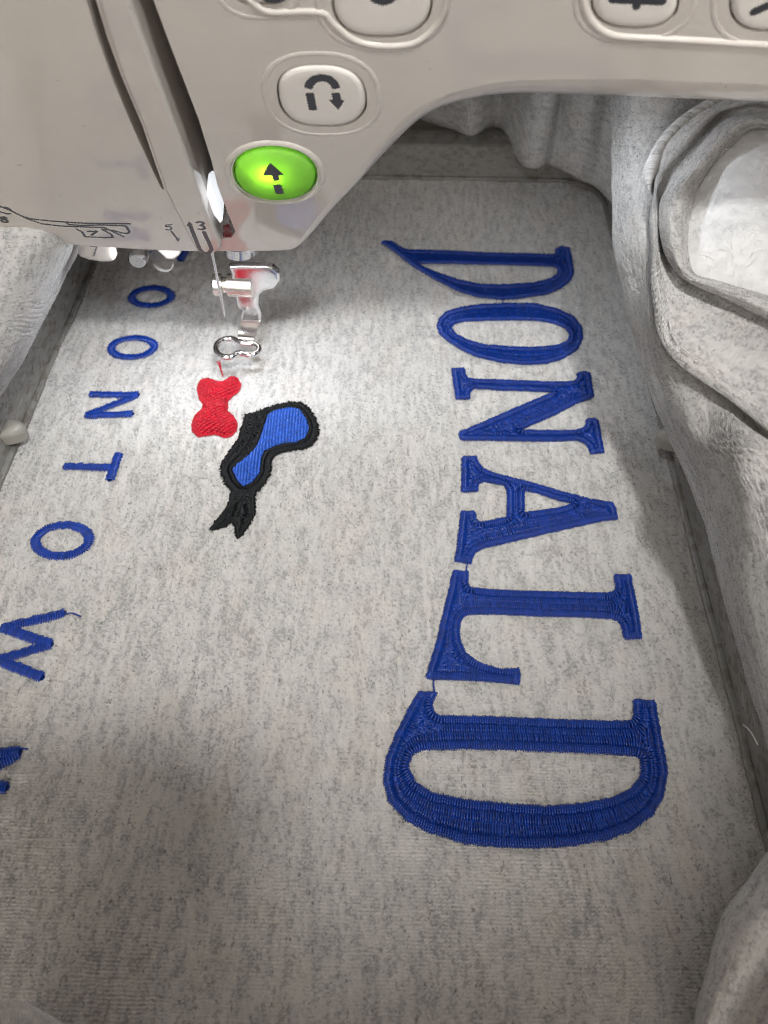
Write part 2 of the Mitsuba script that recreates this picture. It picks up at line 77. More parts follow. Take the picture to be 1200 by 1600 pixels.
D['collar'] = [[[141,31.1,48.5],[138.2,26,51.5],[136,22.3,53.9],[134.2,20.3,56.4],[134.7,22.8,56.8],[136.7,28.1,55.7],[139.2,34,53.9],[141.1,37.6,51.9],[140.6,39.8,52],[137.1,39.4,53.9],[134.6,42.9,54.5],[133.8,47.9,53.9],[136.3,53.5,51.5]],[[132.8,31.4,49.5],[130,26,52.5],[127.8,21.9,54.9],[125.7,19.1,57.4],[125.6,20.7,57.8],[126.9,25.2,56.7],[128.8,30.6,54.9],[130.7,34.3,52.9],[130.2,36.4,52.9],[127.4,36.2,54.5],[125.5,39.8,54.8],[125.1,44.9,53.9],[127.3,50.4,51.5]],[[126.2,29.3,50.5],[123.5,23.8,53.5],[121.3,19.7,55.9],[118.9,16.5,58.4],[118.3,17.9,58.8],[119.1,22.1,57.7],[120.6,27.3,55.9],[122.4,31.1,53.9],[121.7,32.5,53.8],[118.6,31.2,55.1],[116.3,33.3,55],[115.6,37.2,53.9],[117.5,42.5,51.5]],[[115.6,14.4,51.5],[113,9.2,54.5],[111,5.3,56.9],[108.5,2.2,59.4],[107.7,3.3,59.8],[108.1,7,58.7],[109.1,11.7,56.9],[110.8,15.2,54.9],[110.1,16.7,54.7],[107.4,15.9,55.8],[105.4,18.3,55.4],[104.6,22.3,54.1],[106.3,27.2,51.7]],[[108.2,1.5,51.5],[105.7,-3.4,54.5],[103.5,-7.2,56.9],[100.6,-10.6,59.4],[99.1,-10.2,59.8],[98.7,-7.3,58.7],[99.1,-3.4,56.9],[100.7,-0.1,54.9],[100.3,1.6,54.6],[99.1,1.7,55.7],[98.8,5.1,55.3],[99.1,9.7,53.9],[100.6,14.2,51.5]],[[105.4,-4.9,50.5],[103,-9.6,53.5],[100.9,-13.2,55.9],[97.9,-16.4,58.4],[96.3,-16,58.8],[95.7,-13.3,57.7],[96,-9.6,55.9],[97.5,-6.4,53.9],[97.1,-5.7,53.8],[95.8,-7.7,55.1],[95.2,-7,55],[95.5,-4.7,53.9],[96.9,-0.6,51.5]],[[104,-10.4,50],[101.6,-15,53],[99.5,-18.6,55.4],[96.7,-22.1,57.9],[95,-22.2,58.3],[94.5,-19.9,57.2],[94.7,-16.7,55.4],[96.2,-13.6,53.4],[95.7,-13.2,53.3],[94.5,-15.5,54.6],[93.9,-15.4,54.6],[94.1,-13.6,53.5],[95.5,-9.8,51.1]],[[102.7,-16.5,49.5],[100.4,-20.9,52.5],[98.4,-24.4,54.9],[95.7,-27.7,57.4],[94.2,-27.8,57.8],[93.7,-25.6,56.7],[94,-22.5,54.9],[95.5,-19.5,52.9],[95,-19.5,52.8],[93.6,-22.2,54.1],[92.8,-22.8,54],[92.9,-21.7,52.9],[94.2,-18,50.5]],[[102.3,-21.5,48.5],[100.1,-25.8,51.5],[98.3,-29.2,53.9],[95.8,-32.7,56.4],[94.5,-33.2,56.8],[94.2,-31.5,55.7],[94.6,-28.8,53.9],[96,-25.9,51.9],[95.3,-26.2,51.8],[93.4,-29.5,53.1],[92,-31.1,53],[91.5,-30.7,51.9],[92.8,-27.3,49.5]],[[103.4,-23.5,47.5],[101.3,-27.8,50.5],[99.6,-31.3,52.9],[97.4,-35.1,55.4],[96.5,-36,55.8],[96.5,-34.7,54.7],[97.2,-32.3,52.9],[98.6,-29.4,50.9],[97.6,-30.5,50.7],[94.7,-35.2,51.8],[92.2,-38.5,51.5],[91,-39.5,50.2],[92.2,-36.4,47.8]],[[110.1,-25.5,47],[107.7,-29.9,50],[105.7,-33.5,52.4],[103.1,-37.5,54.9],[101.9,-38.7,55.3],[101.8,-37.8,54.2],[102.4,-35.8,52.4],[103.9,-32.9,50.4],[102.3,-34.5,50],[98.3,-39.9,50.8],[94.4,-44.3,50],[92.2,-46,48.4],[93.4,-43.1,46]],[[116.8,-27.5,46],[114.3,-32,49],[112.3,-35.8,51.4],[110,-40.4,53.9],[109.2,-42.4,54.3],[109.6,-42.1,53.2],[110.6,-40.6,51.4],[112.2,-37.7,49.4],[110.5,-39.8,49],[105.7,-45.8,49.6],[101.2,-51,48.6],[98.7,-53.3,46.9],[100,-50.7,44.5]],[[125.7,-31.1,43],[123.1,-35.4,46],[121.1,-39.1,48.4],[118.8,-43.9,50.9],[118.3,-46.1,51.3],[119,-46.3,50.2],[120.4,-45.1,48.4],[122,-42.3,46.4],[120.6,-45.7,46.1],[116.4,-54.2,47],[112.7,-62.3,46.4],[111,-66.7,44.9],[112.6,-64.5,42.5]]]
D['lining'] = [[[136.6,23.2,53.1],[134.6,17.5,54.2],[131,6.9,56.1],[126.7,-6.2,58],[123.3,-17.2,59.3]],[[128.5,23.1,54.1],[127.5,17.3,55.1],[125.7,6.7,56.8],[123.8,-6.3,58.4],[122.6,-17.2,59.4]],[[122,20.8,55.1],[121.8,15.3,56],[121.4,5.2,57.5],[121.5,-7.1,58.8],[122.1,-17.4,59.5]],[[111.7,6.5,56.1],[112.6,2.8,56.9],[114.4,-4,58.2],[117.6,-12,59.2],[121.1,-18.5,59.6]],[[104.3,-6,56.1],[106,-8.3,56.9],[109.3,-12.3,58.2],[114.7,-16.5,59.2],[120.4,-19.6,59.6]],[[101.7,-12.1,55.1],[103.6,-13.6,56],[107.4,-16.3,57.5],[113.6,-18.8,58.8],[120.1,-20.2,59.5]],[[100.4,-17.5,54.6],[102.4,-18.4,55.5],[106.4,-20,57.1],[113,-20.8,58.6],[119.9,-20.7,59.5]],[[99.2,-23.3,54.1],[101.3,-23.6,55.1],[105.5,-24,56.8],[112.4,-23.1,58.4],[119.8,-21.2,59.4]],[[99,-28.1,53.1],[101.1,-27.9,54.2],[105.3,-27.3,56.1],[112.2,-25,58],[119.7,-21.7,59.3]],[[100.2,-30.1,52.1],[102.2,-29.7,53.3],[106.2,-28.7,55.4],[112.7,-25.8,57.6],[119.8,-21.9,59.2]],[[106.5,-32.2,51.6],[107.8,-31.6,52.8],[110.5,-30.2,55],[115.1,-26.7,57.4],[120.4,-22.2,59.2]],[[113.1,-34.4,50.6],[113.7,-33.6,51.9],[115,-31.7,54.3],[117.7,-27.6,57],[121.1,-22.4,59.1]],[[121.8,-37.7,47.6],[121.5,-36.5,49.2],[121.1,-34,52.2],[121.2,-28.9,55.8],[122,-22.7,58.8]]]
D['seam'] = [[91.6,-35.3,51.8],[91.4,-39,49.5],[92.2,-43.9,47.5],[94.9,-48.3,46.5],[98.6,-52,46.3],[101.7,-57.4,46],[104.7,-62,46],[111.6,-65.7,44]]
D['stitch'] = [[92.9,-41.9,51],[93.3,-45.2,50],[95.6,-49.4,49.5],[99.2,-53,49],[100.9,-56,49],[106.9,-61.1,48],[112.5,-63.7,46]]
D['tape'] = [[125.3,45.7,54],[118.4,37.7,54.6],[107.2,25.1,55],[99.5,11.7,55],[96.1,1.6,54.6],[96.2,-1.9,53]]
D['ridge'] = [[100.9,-54.2,44],[100.2,-59.6,46.5],[103.1,-63.2,46.5],[106.8,-66.5,46],[111.9,-68.4,44]]
D['back'] = [[[25.9,129.4,8.0],[25.9,124.9,11.0],[25.9,123.4,15.0],[25.9,125.4,24.0],[25.9,129.4,36.0],[25.9,135.4,50.0],[25.9,143.4,62.0],[25.9,163.4,68.0]],[[44.2,123.8,8.0],[44.2,119.3,11.0],[44.2,117.8,15.0],[44.2,119.8,24.0],[44.2,123.8,36.0],[44.2,129.8,50.0],[44.2,137.8,62.0],[44.2,157.8,68.0]],[[55.4,117.7,8.0],[55.4,113.2,11.0],[55.4,111.7,15.0],[55.4,112.9,24.0],[55.4,116.3,36.0],[55.4,122.2,50.0],[55.4,130.8,62.0],[55.4,151.7,68.0]],[[60.1,112.2,9.0],[60.1,107.7,12.0],[60.1,106.2,16.0],[60.1,106.9,25.0],[60.1,109.9,37.0],[60.1,115.7,51.0],[60.1,124.7,63.0],[60.1,146.2,69.0]],[[63.8,107.8,9.5],[63.8,103.3,12.5],[63.8,101.8,16.5],[63.8,102.3,25.5],[63.8,105.1,37.5],[63.8,110.8,51.5],[63.8,120,63.5],[63.8,141.8,69.5]],[[67.3,109.3,9.0],[67.3,104.8,12.0],[67.3,103.3,16.0],[67.3,104.1,25.0],[67.3,107.1,37.0],[67.3,112.8,51.0],[67.3,121.8,63.0],[67.3,143.3,69.0]],[[71,117.5,7.0],[71,113,10.0],[71,111.5,14.0],[71,113.3,23.0],[71,117.1,35.0],[71,123,49.0],[71,131.2,61.0],[71,151.5,67.0]],[[74.9,121.5,6.0],[74.9,117,9.0],[74.9,115.5,13.0],[74.9,117.5,22.0],[74.9,121.5,34.0],[74.9,127.5,48.0],[74.9,135.5,60.0],[74.9,155.5,66.0]],[[77.3,113.1,7.5],[77.3,108.6,10.5],[77.3,107.1,14.5],[77.3,108.9,23.5],[77.3,112.7,35.5],[77.3,118.6,49.5],[77.3,126.8,61.5],[77.3,147.1,67.5]],[[79.5,97.4,9.0],[79.5,92.9,12.0],[79.5,91.4,16.0],[79.5,91.9,25.0],[79.5,94.7,37.0],[79.5,100.4,51.0],[79.5,109.6,63.0],[79.5,131.4,69.0]],[[83,86.4,10.0],[83,81.9,13.0],[83,80.4,17.0],[83,80.4,26.0],[83,82.8,38.0],[83,88.4,52.0],[83,98,64.0],[83,120.4,70.0]],[[87,86.2,10.0],[87,81.7,13.0],[87,80.2,17.0],[87,80.4,26.0],[87,83,38.0],[87,88.7,52.0],[87,98.1,64.0],[87,120.2,70.0]],[[90.9,92.3,8.0],[90.9,87.8,11.0],[90.9,86.3,15.0],[90.9,87.6,24.0],[90.9,91,36.0],[90.9,96.8,50.0],[90.9,105.4,62.0],[90.9,126.3,68.0]],[[94.2,84.8,10.0],[94.2,80.3,13.0],[94.2,78.8,17.0],[94.2,79.3,26.0],[94.2,82.1,38.0],[94.2,87.8,52.0],[94.2,97,64.0],[94.2,118.8,70.0]],[[98.6,80.7,10.0],[98.6,76.2,13.0],[98.6,74.7,17.0],[98.6,75.2,26.0],[98.6,78,38.0],[98.6,83.7,52.0],[98.6,92.9,64.0],[98.6,114.7,70.0]],[[103.4,81.1,8.0],[103.4,76.6,11.0],[103.4,75.1,15.0],[103.4,76.8,24.0],[103.4,80.6,36.0],[103.4,86.6,50.0],[103.4,94.8,62.0],[103.4,115.1,68.0]],[[106.3,69.6,10.0],[106.3,65.1,13.0],[106.3,63.6,17.0],[106.3,64.3,26.0],[106.3,67.3,38.0],[106.3,73.1,52.0],[106.3,82.1,64.0],[106.3,103.6,70.0]],[[111.9,64.6,8.0],[111.9,60.1,11.0],[111.9,58.6,15.0],[111.9,59.9,24.0],[111.9,63.3,36.0],[111.9,69.1,50.0],[111.9,77.7,62.0],[111.9,98.6,68.0]]]
D['left'] = [[[-39.5,24.3,30],[-33.1,4.8,42],[-30.8,-8.3,50],[-35.9,-11.7,52],[-55.5,-2.5,46]],[[-39.5,12.7,26],[-32.4,-5.5,38],[-29.8,-17.2,46],[-33.2,-22.4,50],[-50.6,-15.8,46]],[[-42.9,8.5,22],[-35.8,-8.6,34],[-32.8,-20.2,42],[-34.3,-26.8,47],[-50.2,-23.1,44]],[[-44.7,-5.5,20],[-39.1,-18.2,30],[-35.8,-28.5,38],[-37.4,-34,43],[-50.7,-31.1,42]],[[-46.2,-19.3,18],[-40.6,-30.5,28],[-37.4,-39.1,36],[-39.7,-42.2,40],[-53.7,-38.4,38]],[[-49,-28.3,16],[-43.2,-38.6,26],[-40,-46.1,34],[-41.8,-49.3,38],[-55.6,-45.8,36]],[[-51.1,-42.7,16],[-45.1,-51.8,26],[-42.2,-57.6,33],[-45,-59.5,36],[-58.6,-56.3,34]]]
D['nearright'] = [[[111.2,-119,8.4],[109.9,-120,13.7],[110.8,-120.3,16.7],[113.9,-120.4,17.5],[124.4,-119.5,15.2]],[[104.7,-124.4,8.4],[103.7,-125.7,13.7],[104.8,-126.6,16.7],[107.8,-127,16.7],[119.6,-127.2,15.2]],[[101,-128.2,9.1],[100.3,-129.7,13.7],[101.1,-131.4,16.3],[104,-133.1,16],[113.2,-136.2,16]],[[95.8,-133.4,9.9],[95.2,-134.9,14.4],[96.3,-136.9,16.3],[99.9,-139.6,13.7],[106.3,-141.4,17.5]],[[92.1,-139.4,10.6],[91.4,-140.7,15.2],[92.8,-142.1,16.3],[95.9,-143.6,12.9],[100.1,-146.2,18.2]],[[89.3,-144.4,11.4],[88.5,-145.5,16],[89.7,-146.5,16.3],[92.5,-147.8,12.5],[95.9,-150.6,18.2]],[[86.9,-149.5,12.2],[86.2,-150.3,16.7],[87.4,-150.9,16.7],[89.9,-152,12.9],[92.7,-154.7,18.2]],[[84.7,-154.9,12.2],[84.1,-155.3,16.7],[85.2,-155.8,16.7],[87.6,-156.6,12.9],[90.1,-158.7,18.2]]]
D['nearleft'] = [[[-12.8,-149.4,20],[-5.8,-151.5,34],[-2.2,-154,40],[-1.8,-157.4,38]],[[-7.9,-148.5,20],[-1.4,-150.9,34],[1.9,-153.6,40],[2.3,-157.2,38]],[[-5.2,-148.3,20],[1,-150.7,34],[4.2,-153.5,40],[4.4,-157.2,38]],[[-2.3,-149.2,20],[3.3,-151.3,34],[6.1,-153.9,40],[5.8,-157.1,38]],[[1.5,-150.8,20],[6.4,-152.6,34],[8.4,-154.6,40],[7.7,-157.6,38]],[[4.7,-152.4,18],[8.4,-153.9,30],[10,-155.5,36],[9,-158.1,34]]]
D['tabs'] = [[-46.72,-38.27,11],[107.81,-35.45,8]]
D['scrap'] = [[106.63,-102.23,9.5],[106.73,-103.65,11],[106.89,-105.34,11.8],[107,-106.85,12.2]]


def mm(a): return np.asarray(a, float) / 1000.0

# ------------------------------------------------------------------ helpers
def numbered(name, parent=None):
    base = (parent + '__' if parent else '') + name
    key, k = base, 0
    while key in scene or key in labels or any(q.startswith(key + '__') for q in scene):
        k += 1; key = f'{base}_{k:03d}'
    return key
def thing(name, label, cat, group=None):
    key = numbered(name); labels[key] = {'label': label, 'category': cat}
    if group: labels[key]['group'] = group
    return key
def obj(name, mesh, bsdf, parent=None, smooth=30, label=None, kind=None, **kw):
    key = numbered(name, parent)
    scene[key] = mikit.ply(mesh, bsdf, smooth=smooth, **kw)
    if label or kind:
        labels[key] = {}
        if label: labels[key]['label'] = label
        if kind: labels[key]['kind'] = kind
    return key
def cat(ms): return trimesh.util.concatenate(ms)
def grid_mesh(P, closed_u=False, closed_v=False):
    """P (n, m, 3) -> mesh; returns trimesh and leaves vertex order row-major."""
    n, m = P.shape[:2]
    i = np.arange(n if closed_u else n - 1)[:, None]; j = np.arange(m if closed_v else m - 1)[None]
    a = i * m + j; b = ((i + 1) % n) * m + j; c = ((i + 1) % n) * m + (j + 1) % m; d = i * m + (j + 1) % m
    f = np.concatenate([np.stack([a, b, c], -1).reshape(-1, 3), np.stack([a, c, d], -1).reshape(-1, 3)])
    return trimesh.Trimesh(P.reshape(-1, 3), f, process=False)
def resample(pts, step, closed=False):
    p = np.asarray(pts, float)
    if closed: p = np.vstack([p, p[:1]])
    s = np.r_[0, np.cumsum(np.linalg.norm(np.diff(p, axis=0), axis=1))]
    n = max(2, int(round(s[-1] / step)) + (0 if closed else 1))
    q = np.linspace(0, s[-1], n + 1)[:-1] if closed else np.linspace(0, s[-1], n)
    return np.stack([np.interp(q, s, p[:, k]) for k in range(p.shape[1])], 1)
def smooth_curve(pts, step, closed=False):
    p = np.asarray(pts, float)
    if closed: p = np.vstack([p, p[:1]])
    s = np.r_[0, np.cumsum(np.sqrt(np.linalg.norm(np.diff(p, axis=0), axis=1)))]
    cs = CubicSpline(s, p, bc_type='periodic' if closed else 'natural')
    return resample(cs(np.linspace(0, s[-1], 40 * len(p)))[: -1 if closed else None], step, closed)
def soft_poly(pts, r):
    """Round the traced corners slightly."""
    return Polygon(pts).buffer(0).buffer(r).buffer(-2 * r).buffer(r)
def tri_poly(poly, h):
    """Even triangulation of a polygon whose rings are already densely sampled."""
    rings = [np.array(poly.exterior.coords)[:-1]] + [np.array(q.coords)[:-1] for q in poly.interiors]
    b = np.vstack(rings)
    x0, y0, x1, y1 = poly.bounds
    gx, gy = np.meshgrid(np.arange(x0, x1, h), np.arange(y0, y1, h * .87)); gx[1::2] += h / 2
    g = np.c_[gx.ravel(), gy.ravel()]
    inner = poly.buffer(-h * .45)
    import shapely
    g = g[shapely.contains_xy(inner, g[:, 0], g[:, 1])]
    p = np.vstack([b, g]); t = Delaunay(p).simplices
    c = p[t].mean(1)
    t = t[shapely.contains_xy(poly, c[:, 0], c[:, 1])]
    e1, e2 = p[t[:, 1]] - p[t[:, 0]], p[t[:, 2]] - p[t[:, 0]]
    cr = e1[:, 0] * e2[:, 1] - e1[:, 1] * e2[:, 0]
    t[cr < 0] = t[cr < 0][:, ::-1]
    return p, t[np.abs(cr) > 1e-16], [len(r) for r in rings]
def tube(path, radius, sides=8, caps=True):
    p = np.asarray(path, float); n = len(p)
    t = np.gradient(p, axis=0); t /= np.maximum(np.linalg.norm(t, axis=1, keepdims=True), 1e-12)
    ref = np.array([0, 0, 1.0]) if abs(t[:, 2]).max() < .95 else np.array([0.9, 0.3, 0.2])
    u = np.cross(t, ref); u /= np.maximum(np.linalg.norm(u, axis=1, keepdims=True), 1e-12); v = np.cross(u, t)
    a = np.linspace(0, 2 * np.pi, sides, endpoint=False)
    r = np.broadcast_to(np.asarray(radius, float), (n,))[:, None, None]
    P = p[:, None] + r * (np.cos(a)[None, :, None] * u[:, None] + np.sin(a)[None, :, None] * v[:, None])
    m = grid_mesh(P, closed_v=True)
    if caps:
        vv = np.vstack([m.vertices, p[0], p[-1]]); k = n * sides
        f = [m.faces] + [np.array([[j, (j + 1) % sides, k] for j in range(sides)]), np.array([[(n - 1) * sides + (j + 1) % sides, (n - 1) * sides + j, k + 1] for j in range(sides)])]
        m = trimesh.Trimesh(vv, np.vstack(f), process=False)
    return m
def lathe(prof, axis_o, axis_d, n=32):
    """prof (r, h) rows turned round the axis."""
    d = np.asarray(axis_d, float); d /= np.linalg.norm(d)
    u = np.cross(d, [0.3, 0.9, 0.2]); u /= np.linalg.norm(u); v = np.cross(d, u)
    a = np.linspace(0, 2 * np.pi, n, endpoint=False)
    P = np.array([[np.asarray(axis_o) + h * d + r * (np.cos(q) * u + np.sin(q) * v) for q in a] for r, h in prof])
    return grid_mesh(P, closed_v=True)
def box(x0, y0, z0, x1, y1, z1):
    return trimesh.creation.box(bounds=[[x0, y0, z0], [x1, y1, z1]])

# ------------------------------------------------------------------ materials
def heather(scale_dark=1.0, tone=(0.0, 0.0, 0.0)):
    def f(p, n, uv):
        u, v = uv.x * 1000, uv.y * 1000                    # millimetres along course and wale
        wob = 2.2 * (noise(u * .16, v * .1, 3.0) - .5)
        streak = smoothstep(.22, .82, fbm((u + wob) * 1.1, v * .27, 1.0, 3))
        row = dr.floor(v / .58); loop = cell_rand(dr.floor(u / .76 + .5 * row), row, 5)
        half = cell_rand(dr.floor(u / .42 + .3 * dr.floor(v / .36)), dr.floor(v / .36), 6)
        fibre = noise((u + .4 * v) * 2.8, v * 1.3, 15.0)
        big = noise(u * .09, v * .05, 12.0)
        p_ = .20 + .26 * streak + .10 * (big - .5)
        k = .07 + .22 * streak + .40 * smoothstep(1 - p_ - .22, 1 - p_ + .22, half * .62 + loop * .38) + .24 * (fibre - .5)
        spot = smoothstep(.78, .93, noise(u * 1.6 + 40, v * 1.1, 21.0)) * smoothstep(.45, .8, noise(u * 4.1, v * 2.6, 2.0))
        c = mix(mi.Color3f(.605, .60, .588), mi.Color3f(.235, .235, .236), dr.clip(k * scale_dark, 0, 1))
        warm = smoothstep(.55, .8, noise(u * .22 + 9, v * .12, 31.0)) * .3
        c = mix(c, c * mi.Color3f(1.03, .975, .94), warm)
        return mix(c, mi.Color3f(.09, .088, .09), spot * .6)
    return f
def knit(h, pw=.74, pc=.56):
    def f(p, n, uv):
        u, v = uv.x * 1000, uv.y * 1000
        u = u + .22 * (noise(u * .8, v * .8, 4.0) - .5); v = v + .2 * (noise(u * .7, v * .9, 9.0) - .5)
        fx = u / pw; fx = fx - dr.floor(fx) - .5
        leg = dr.abs(fx) * 2
        ph = (v / pc + leg * .55) * (2 * np.pi)
        loop = (.5 + .5 * dr.cos(ph)) * (1 - dr.square(2 * leg - 1) * .75)
        fz = fbm(u * 4.5, v * 4.5, 6.0, 2)
        return (loop * .75 + fz * .5) * h
    return f
def bsdf(key, d): scene[key] = d; return key
def rgb(*c): return {'type': 'rgb', 'value': list(c)}
heather_main, heather_body = proc(heather()), proc(heather(1.05))
knit_main, knit_rib = proc(knit(.00026), eps=6e-5), proc(knit(.00026, .95, .8), eps=8e-5)
def cloth(key, col, bump, **kw):
    base = {'type': 'principled', 'base_color': col, 'roughness': .92, 'specular': .15, 'sheen': .35, 'sheen_tint': .2}
    return bsdf(key, {'type': 'twosided', 'bsdf': {'type': 'bumpmap', 'texture': bump, 'scale': 1.0, 'bsdf': base} if bump else base})
cloth('jersey', heather_main, knit_main)
cloth('jersey_rib', heather_body, knit_rib)
cloth('jersey_flat', heather_main, None)
def fleece_col(p, n, uv):
    q = p * 1000
    return mix(mi.Color3f(.78, .785, .79), mi.Color3f(.68, .685, .695), smoothstep(.35, .75, fbm(q.x * .5, q.y * .5, q.z * .5, 3)))
def fleece_bump(p, n, uv):
    q = p * 1000
    return (fbm(q.x * .9, q.y * .9, q.z * .9, 3) * 1.1 + noise(q.x * 3, q.y * 3, q.z * 3) * .5) * .00035
cloth('fleece', proc(fleece_col), proc(fleece_bump, eps=1e-4))
bsdf('seam_thread', {'type': 'twosided', 'bsdf': {'type': 'principled', 'base_color': rgb(.52, .51, .50), 'roughness': .7}})
def thread_mat(key, c):
    """Rayon embroidery thread; the tone of each stitch is in its vertex colour."""
    bsdf(key, {'type': 'twosided', 'bsdf': {'type': 'principled', 'base_color': {'type': 'mesh_attribute', 'name': 'vertex_color'}, 'roughness': .26, 'specular': .5}})
    return key
thread_mat('thread', None)
bsdf('black_thread', {'type': 'twosided', 'bsdf': {'type': 'principled', 'base_color': {'type': 'mesh_attribute', 'name': 'vertex_color'}, 'roughness': .4, 'specular': .22}})
def plastic_col(p, n, uv):
    q = p * 1000
    c = mix(mi.Color3f(.85, .828, .805), mi.Color3f(.825, .803, .78), fbm(q.x * .35, q.z * .35, q.y * .35, 3))
    return mix(c, mi.Color3f(.35, .33, .31), smoothstep(.93, .96, noise(q.x * 1.7, q.y * 1.7, q.z * 1.7)) * smoothstep(.6, .75, noise(q.x * .12, q.y * .12, q.z * .12)) * .7)
bsdf('machine_plastic', {'type': 'twosided', 'bsdf': {'type': 'roughplastic', 'diffuse_reflectance': proc(plastic_col), 'alpha': .008, 'int_ior': 1.68, 'nonlinear': True}})
bsdf('button_plastic', {'type': 'twosided', 'bsdf': {'type': 'roughplastic', 'diffuse_reflectance': rgb(.80, .77, .735), 'alpha': .16}})
bsdf('print_ink', {'type': 'twosided', 'bsdf': {'type': 'roughplastic', 'diffuse_reflectance': rgb(.045, .047, .06), 'alpha': .2}})
bsdf('slot_dark', {'type': 'twosided', 'bsdf': {'type': 'roughplastic', 'diffuse_reflectance': rgb(.13, .13, .145), 'alpha': .1}})
bsdf('chrome', {'type': 'twosided', 'bsdf': {'type': 'roughconductor', 'material': 'none', 'specular_reflectance': rgb(.78, .78, .79), 'alpha': .045}})
bsdf('steel', {'type': 'twosided', 'bsdf': {'type': 'roughconductor', 'material': 'none', 'specular_reflectance': rgb(.86, .85, .84), 'alpha': .12}})
bsdf('brass', {'type': 'twosided', 'bsdf': {'type': 'roughconductor', 'material': 'none', 'specular_reflectance': rgb(.86, .84, .79), 'alpha': .13}})
def hoop_col(p, n, uv):
    q = p * 1000
    c = mix(mi.Color3f(.225, .222, .21), mi.Color3f(.18, .178, .168), fbm(q.x * .3, q.y * .3, q.z * .3, 3))
    grime = smoothstep(.50, .66, fbm(q.x * .5 + 7, q.y * .5, q.z * .8, 4)) * .6
    speck = smoothstep(.87, .92, noise(q.x * 1.3, q.y * 1.3, q.z * 1.3))
    c = mix(c, mi.Color3f(.12, .098, .08), grime)
    c = mix(c, mi.Color3f(.34, .33, .31), smoothstep(.66, .74, fbm(q.x * .8, q.y * .25 + 3, q.z * 1.2, 3)) * .5)
    return mix(c, mi.Color3f(.05, .045, .04), speck * .8)
def hoop_bump(p, n, uv):
    q = p * 1000
    return (fbm(q.x * .8, q.y * .8, q.z * .8, 3) + .3 * smoothstep(.7, .85, noise(q.x * 1.6, q.y * .5, q.z))) * .00012
bsdf('hoop_plastic', {'type': 'twosided', 'bsdf': {'type': 'bumpmap', 'texture': proc(hoop_bump, eps=1e-4), 'scale': 1.0, 'bsdf': {'type': 'principled', 'base_color': proc(hoop_col), 'roughness': .45, 'specular': .4}}})
bsdf('tab_plastic', {'type': 'twosided', 'bsdf': {'type': 'roughplastic', 'diffuse_reflectance': rgb(.33, .32, .29), 'alpha': .2}})
bsdf('bed_plastic', {'type': 'twosided', 'bsdf': {'type': 'roughplastic', 'diffuse_reflectance': rgb(.35, .34, .33), 'alpha': .2}})
bsdf('bounce_table_top', {'type': 'twosided', 'bsdf': {'type': 'principled', 'base_color': rgb(.50, .46, .41), 'roughness': .5}})  # out-of-view tabletop, made pale to bounce light onto the machine face
bsdf('green_cap', {'type': 'principledthin', 'base_color': rgb(.36, .72, .16), 'roughness': .18, 'spec_trans': 0.0, 'diff_trans': 1.1, 'eta': 1.5})
bsdf('clear_plastic', {'type': 'thindielectric', 'int_ior': 1.5})
bsdf('clear_solid', {'type': 'roughdielectric', 'alpha': .06, 'int_ior': 1.5})
bsdf('lamp_shell', {'type': 'twosided', 'bsdf': {'type': 'principled', 'base_color': rgb(.02, .02, .02), 'roughness': .7}})

# ------------------------------------------------------------------ unseen lamps and an added fill panel (all outside the frame)
lamp_at = LAMP_AIM + LAMP_DIR * LAMP_DIST
lamp = thing('unseen_lamp', 'unseen black hooded lamp, out of view, lighting the needle from the front right', 'lamp')  # out of view, placed to light the needle; hood shapes the falloff
d_ = -LAMP_DIR
n_ = 48
def disc(c, d, r, n=48):
    m = lathe([(r, 0), (r * .5, 0), (1e-5, 0)], c, d, n)
    if m.face_normals.mean(0) @ d < 0: m.invert()
    return m
k_ = obj('bulb', disc(lamp_at, d_, .013), 'lamp_shell', lamp, smooth=False)
scene[k_]['emitter'] = {'type': 'area', 'radiance': rgb(LAMP_POWER, LAMP_POWER * .985, LAMP_POWER * .95), 'sampling_weight': 3.0}
obj('hood', lathe([(.0005, -.012), (.018, -.012), (.019, .0), (.025, .074), (.026, .074), (.0205, .0), (.019, -.0135), (.0005, -.0135)], lamp_at, d_), 'lamp_shell', lamp)
ceil = thing('unseen_ceiling_panel', 'unseen ceiling panel, out of view, giving dim warm room light', 'lamp')  # out of view, placed to give the warm ambient light
m = trimesh.Trimesh([[-.9, -1.0, 1.5], [.9, -1.0, 1.5], [.9, .6, 1.5], [-.9, .6, 1.5]], [[0, 2, 1], [0, 3, 2]])
k_ = obj('diffuser', m, 'lamp_shell', ceil, smooth=False)
scene[k_]['emitter'] = {'type': 'area', 'radiance': rgb(*CEIL_POWER), 'sampling_weight': 1.5}
fill_panel = thing('added_fill_panel', 'added fill light panel, out of view, brightening the machine face', 'added_fill_panel')  # added emissive panel that brightens the machine face
m = trimesh.Trimesh([[-1.1, -1.6, .25], [.7, -1.6, .25], [.7, -1.6, 1.3], [-1.1, -1.6, 1.3]], [[0, 2, 1], [0, 3, 2]])
k_ = obj('panel_face', m, 'lamp_shell', fill_panel, smooth=False)
scene[k_]['emitter'] = {'type': 'area', 'radiance': rgb(*FILL_PANEL_POWER), 'sampling_weight': 1.5}
obj('frame', cat([box(-1.15, -1.62, .2, .75, -1.59, .245), box(-1.15, -1.62, 1.305, .75, -1.59, 1.35), box(-1.15, -1.62, .245, -1.105, -1.59, 1.305), box(.705, -1.62, .245, .75, -1.59, 1.305)]), 'button_plastic', fill_panel, smooth=False)  # border of the added panel

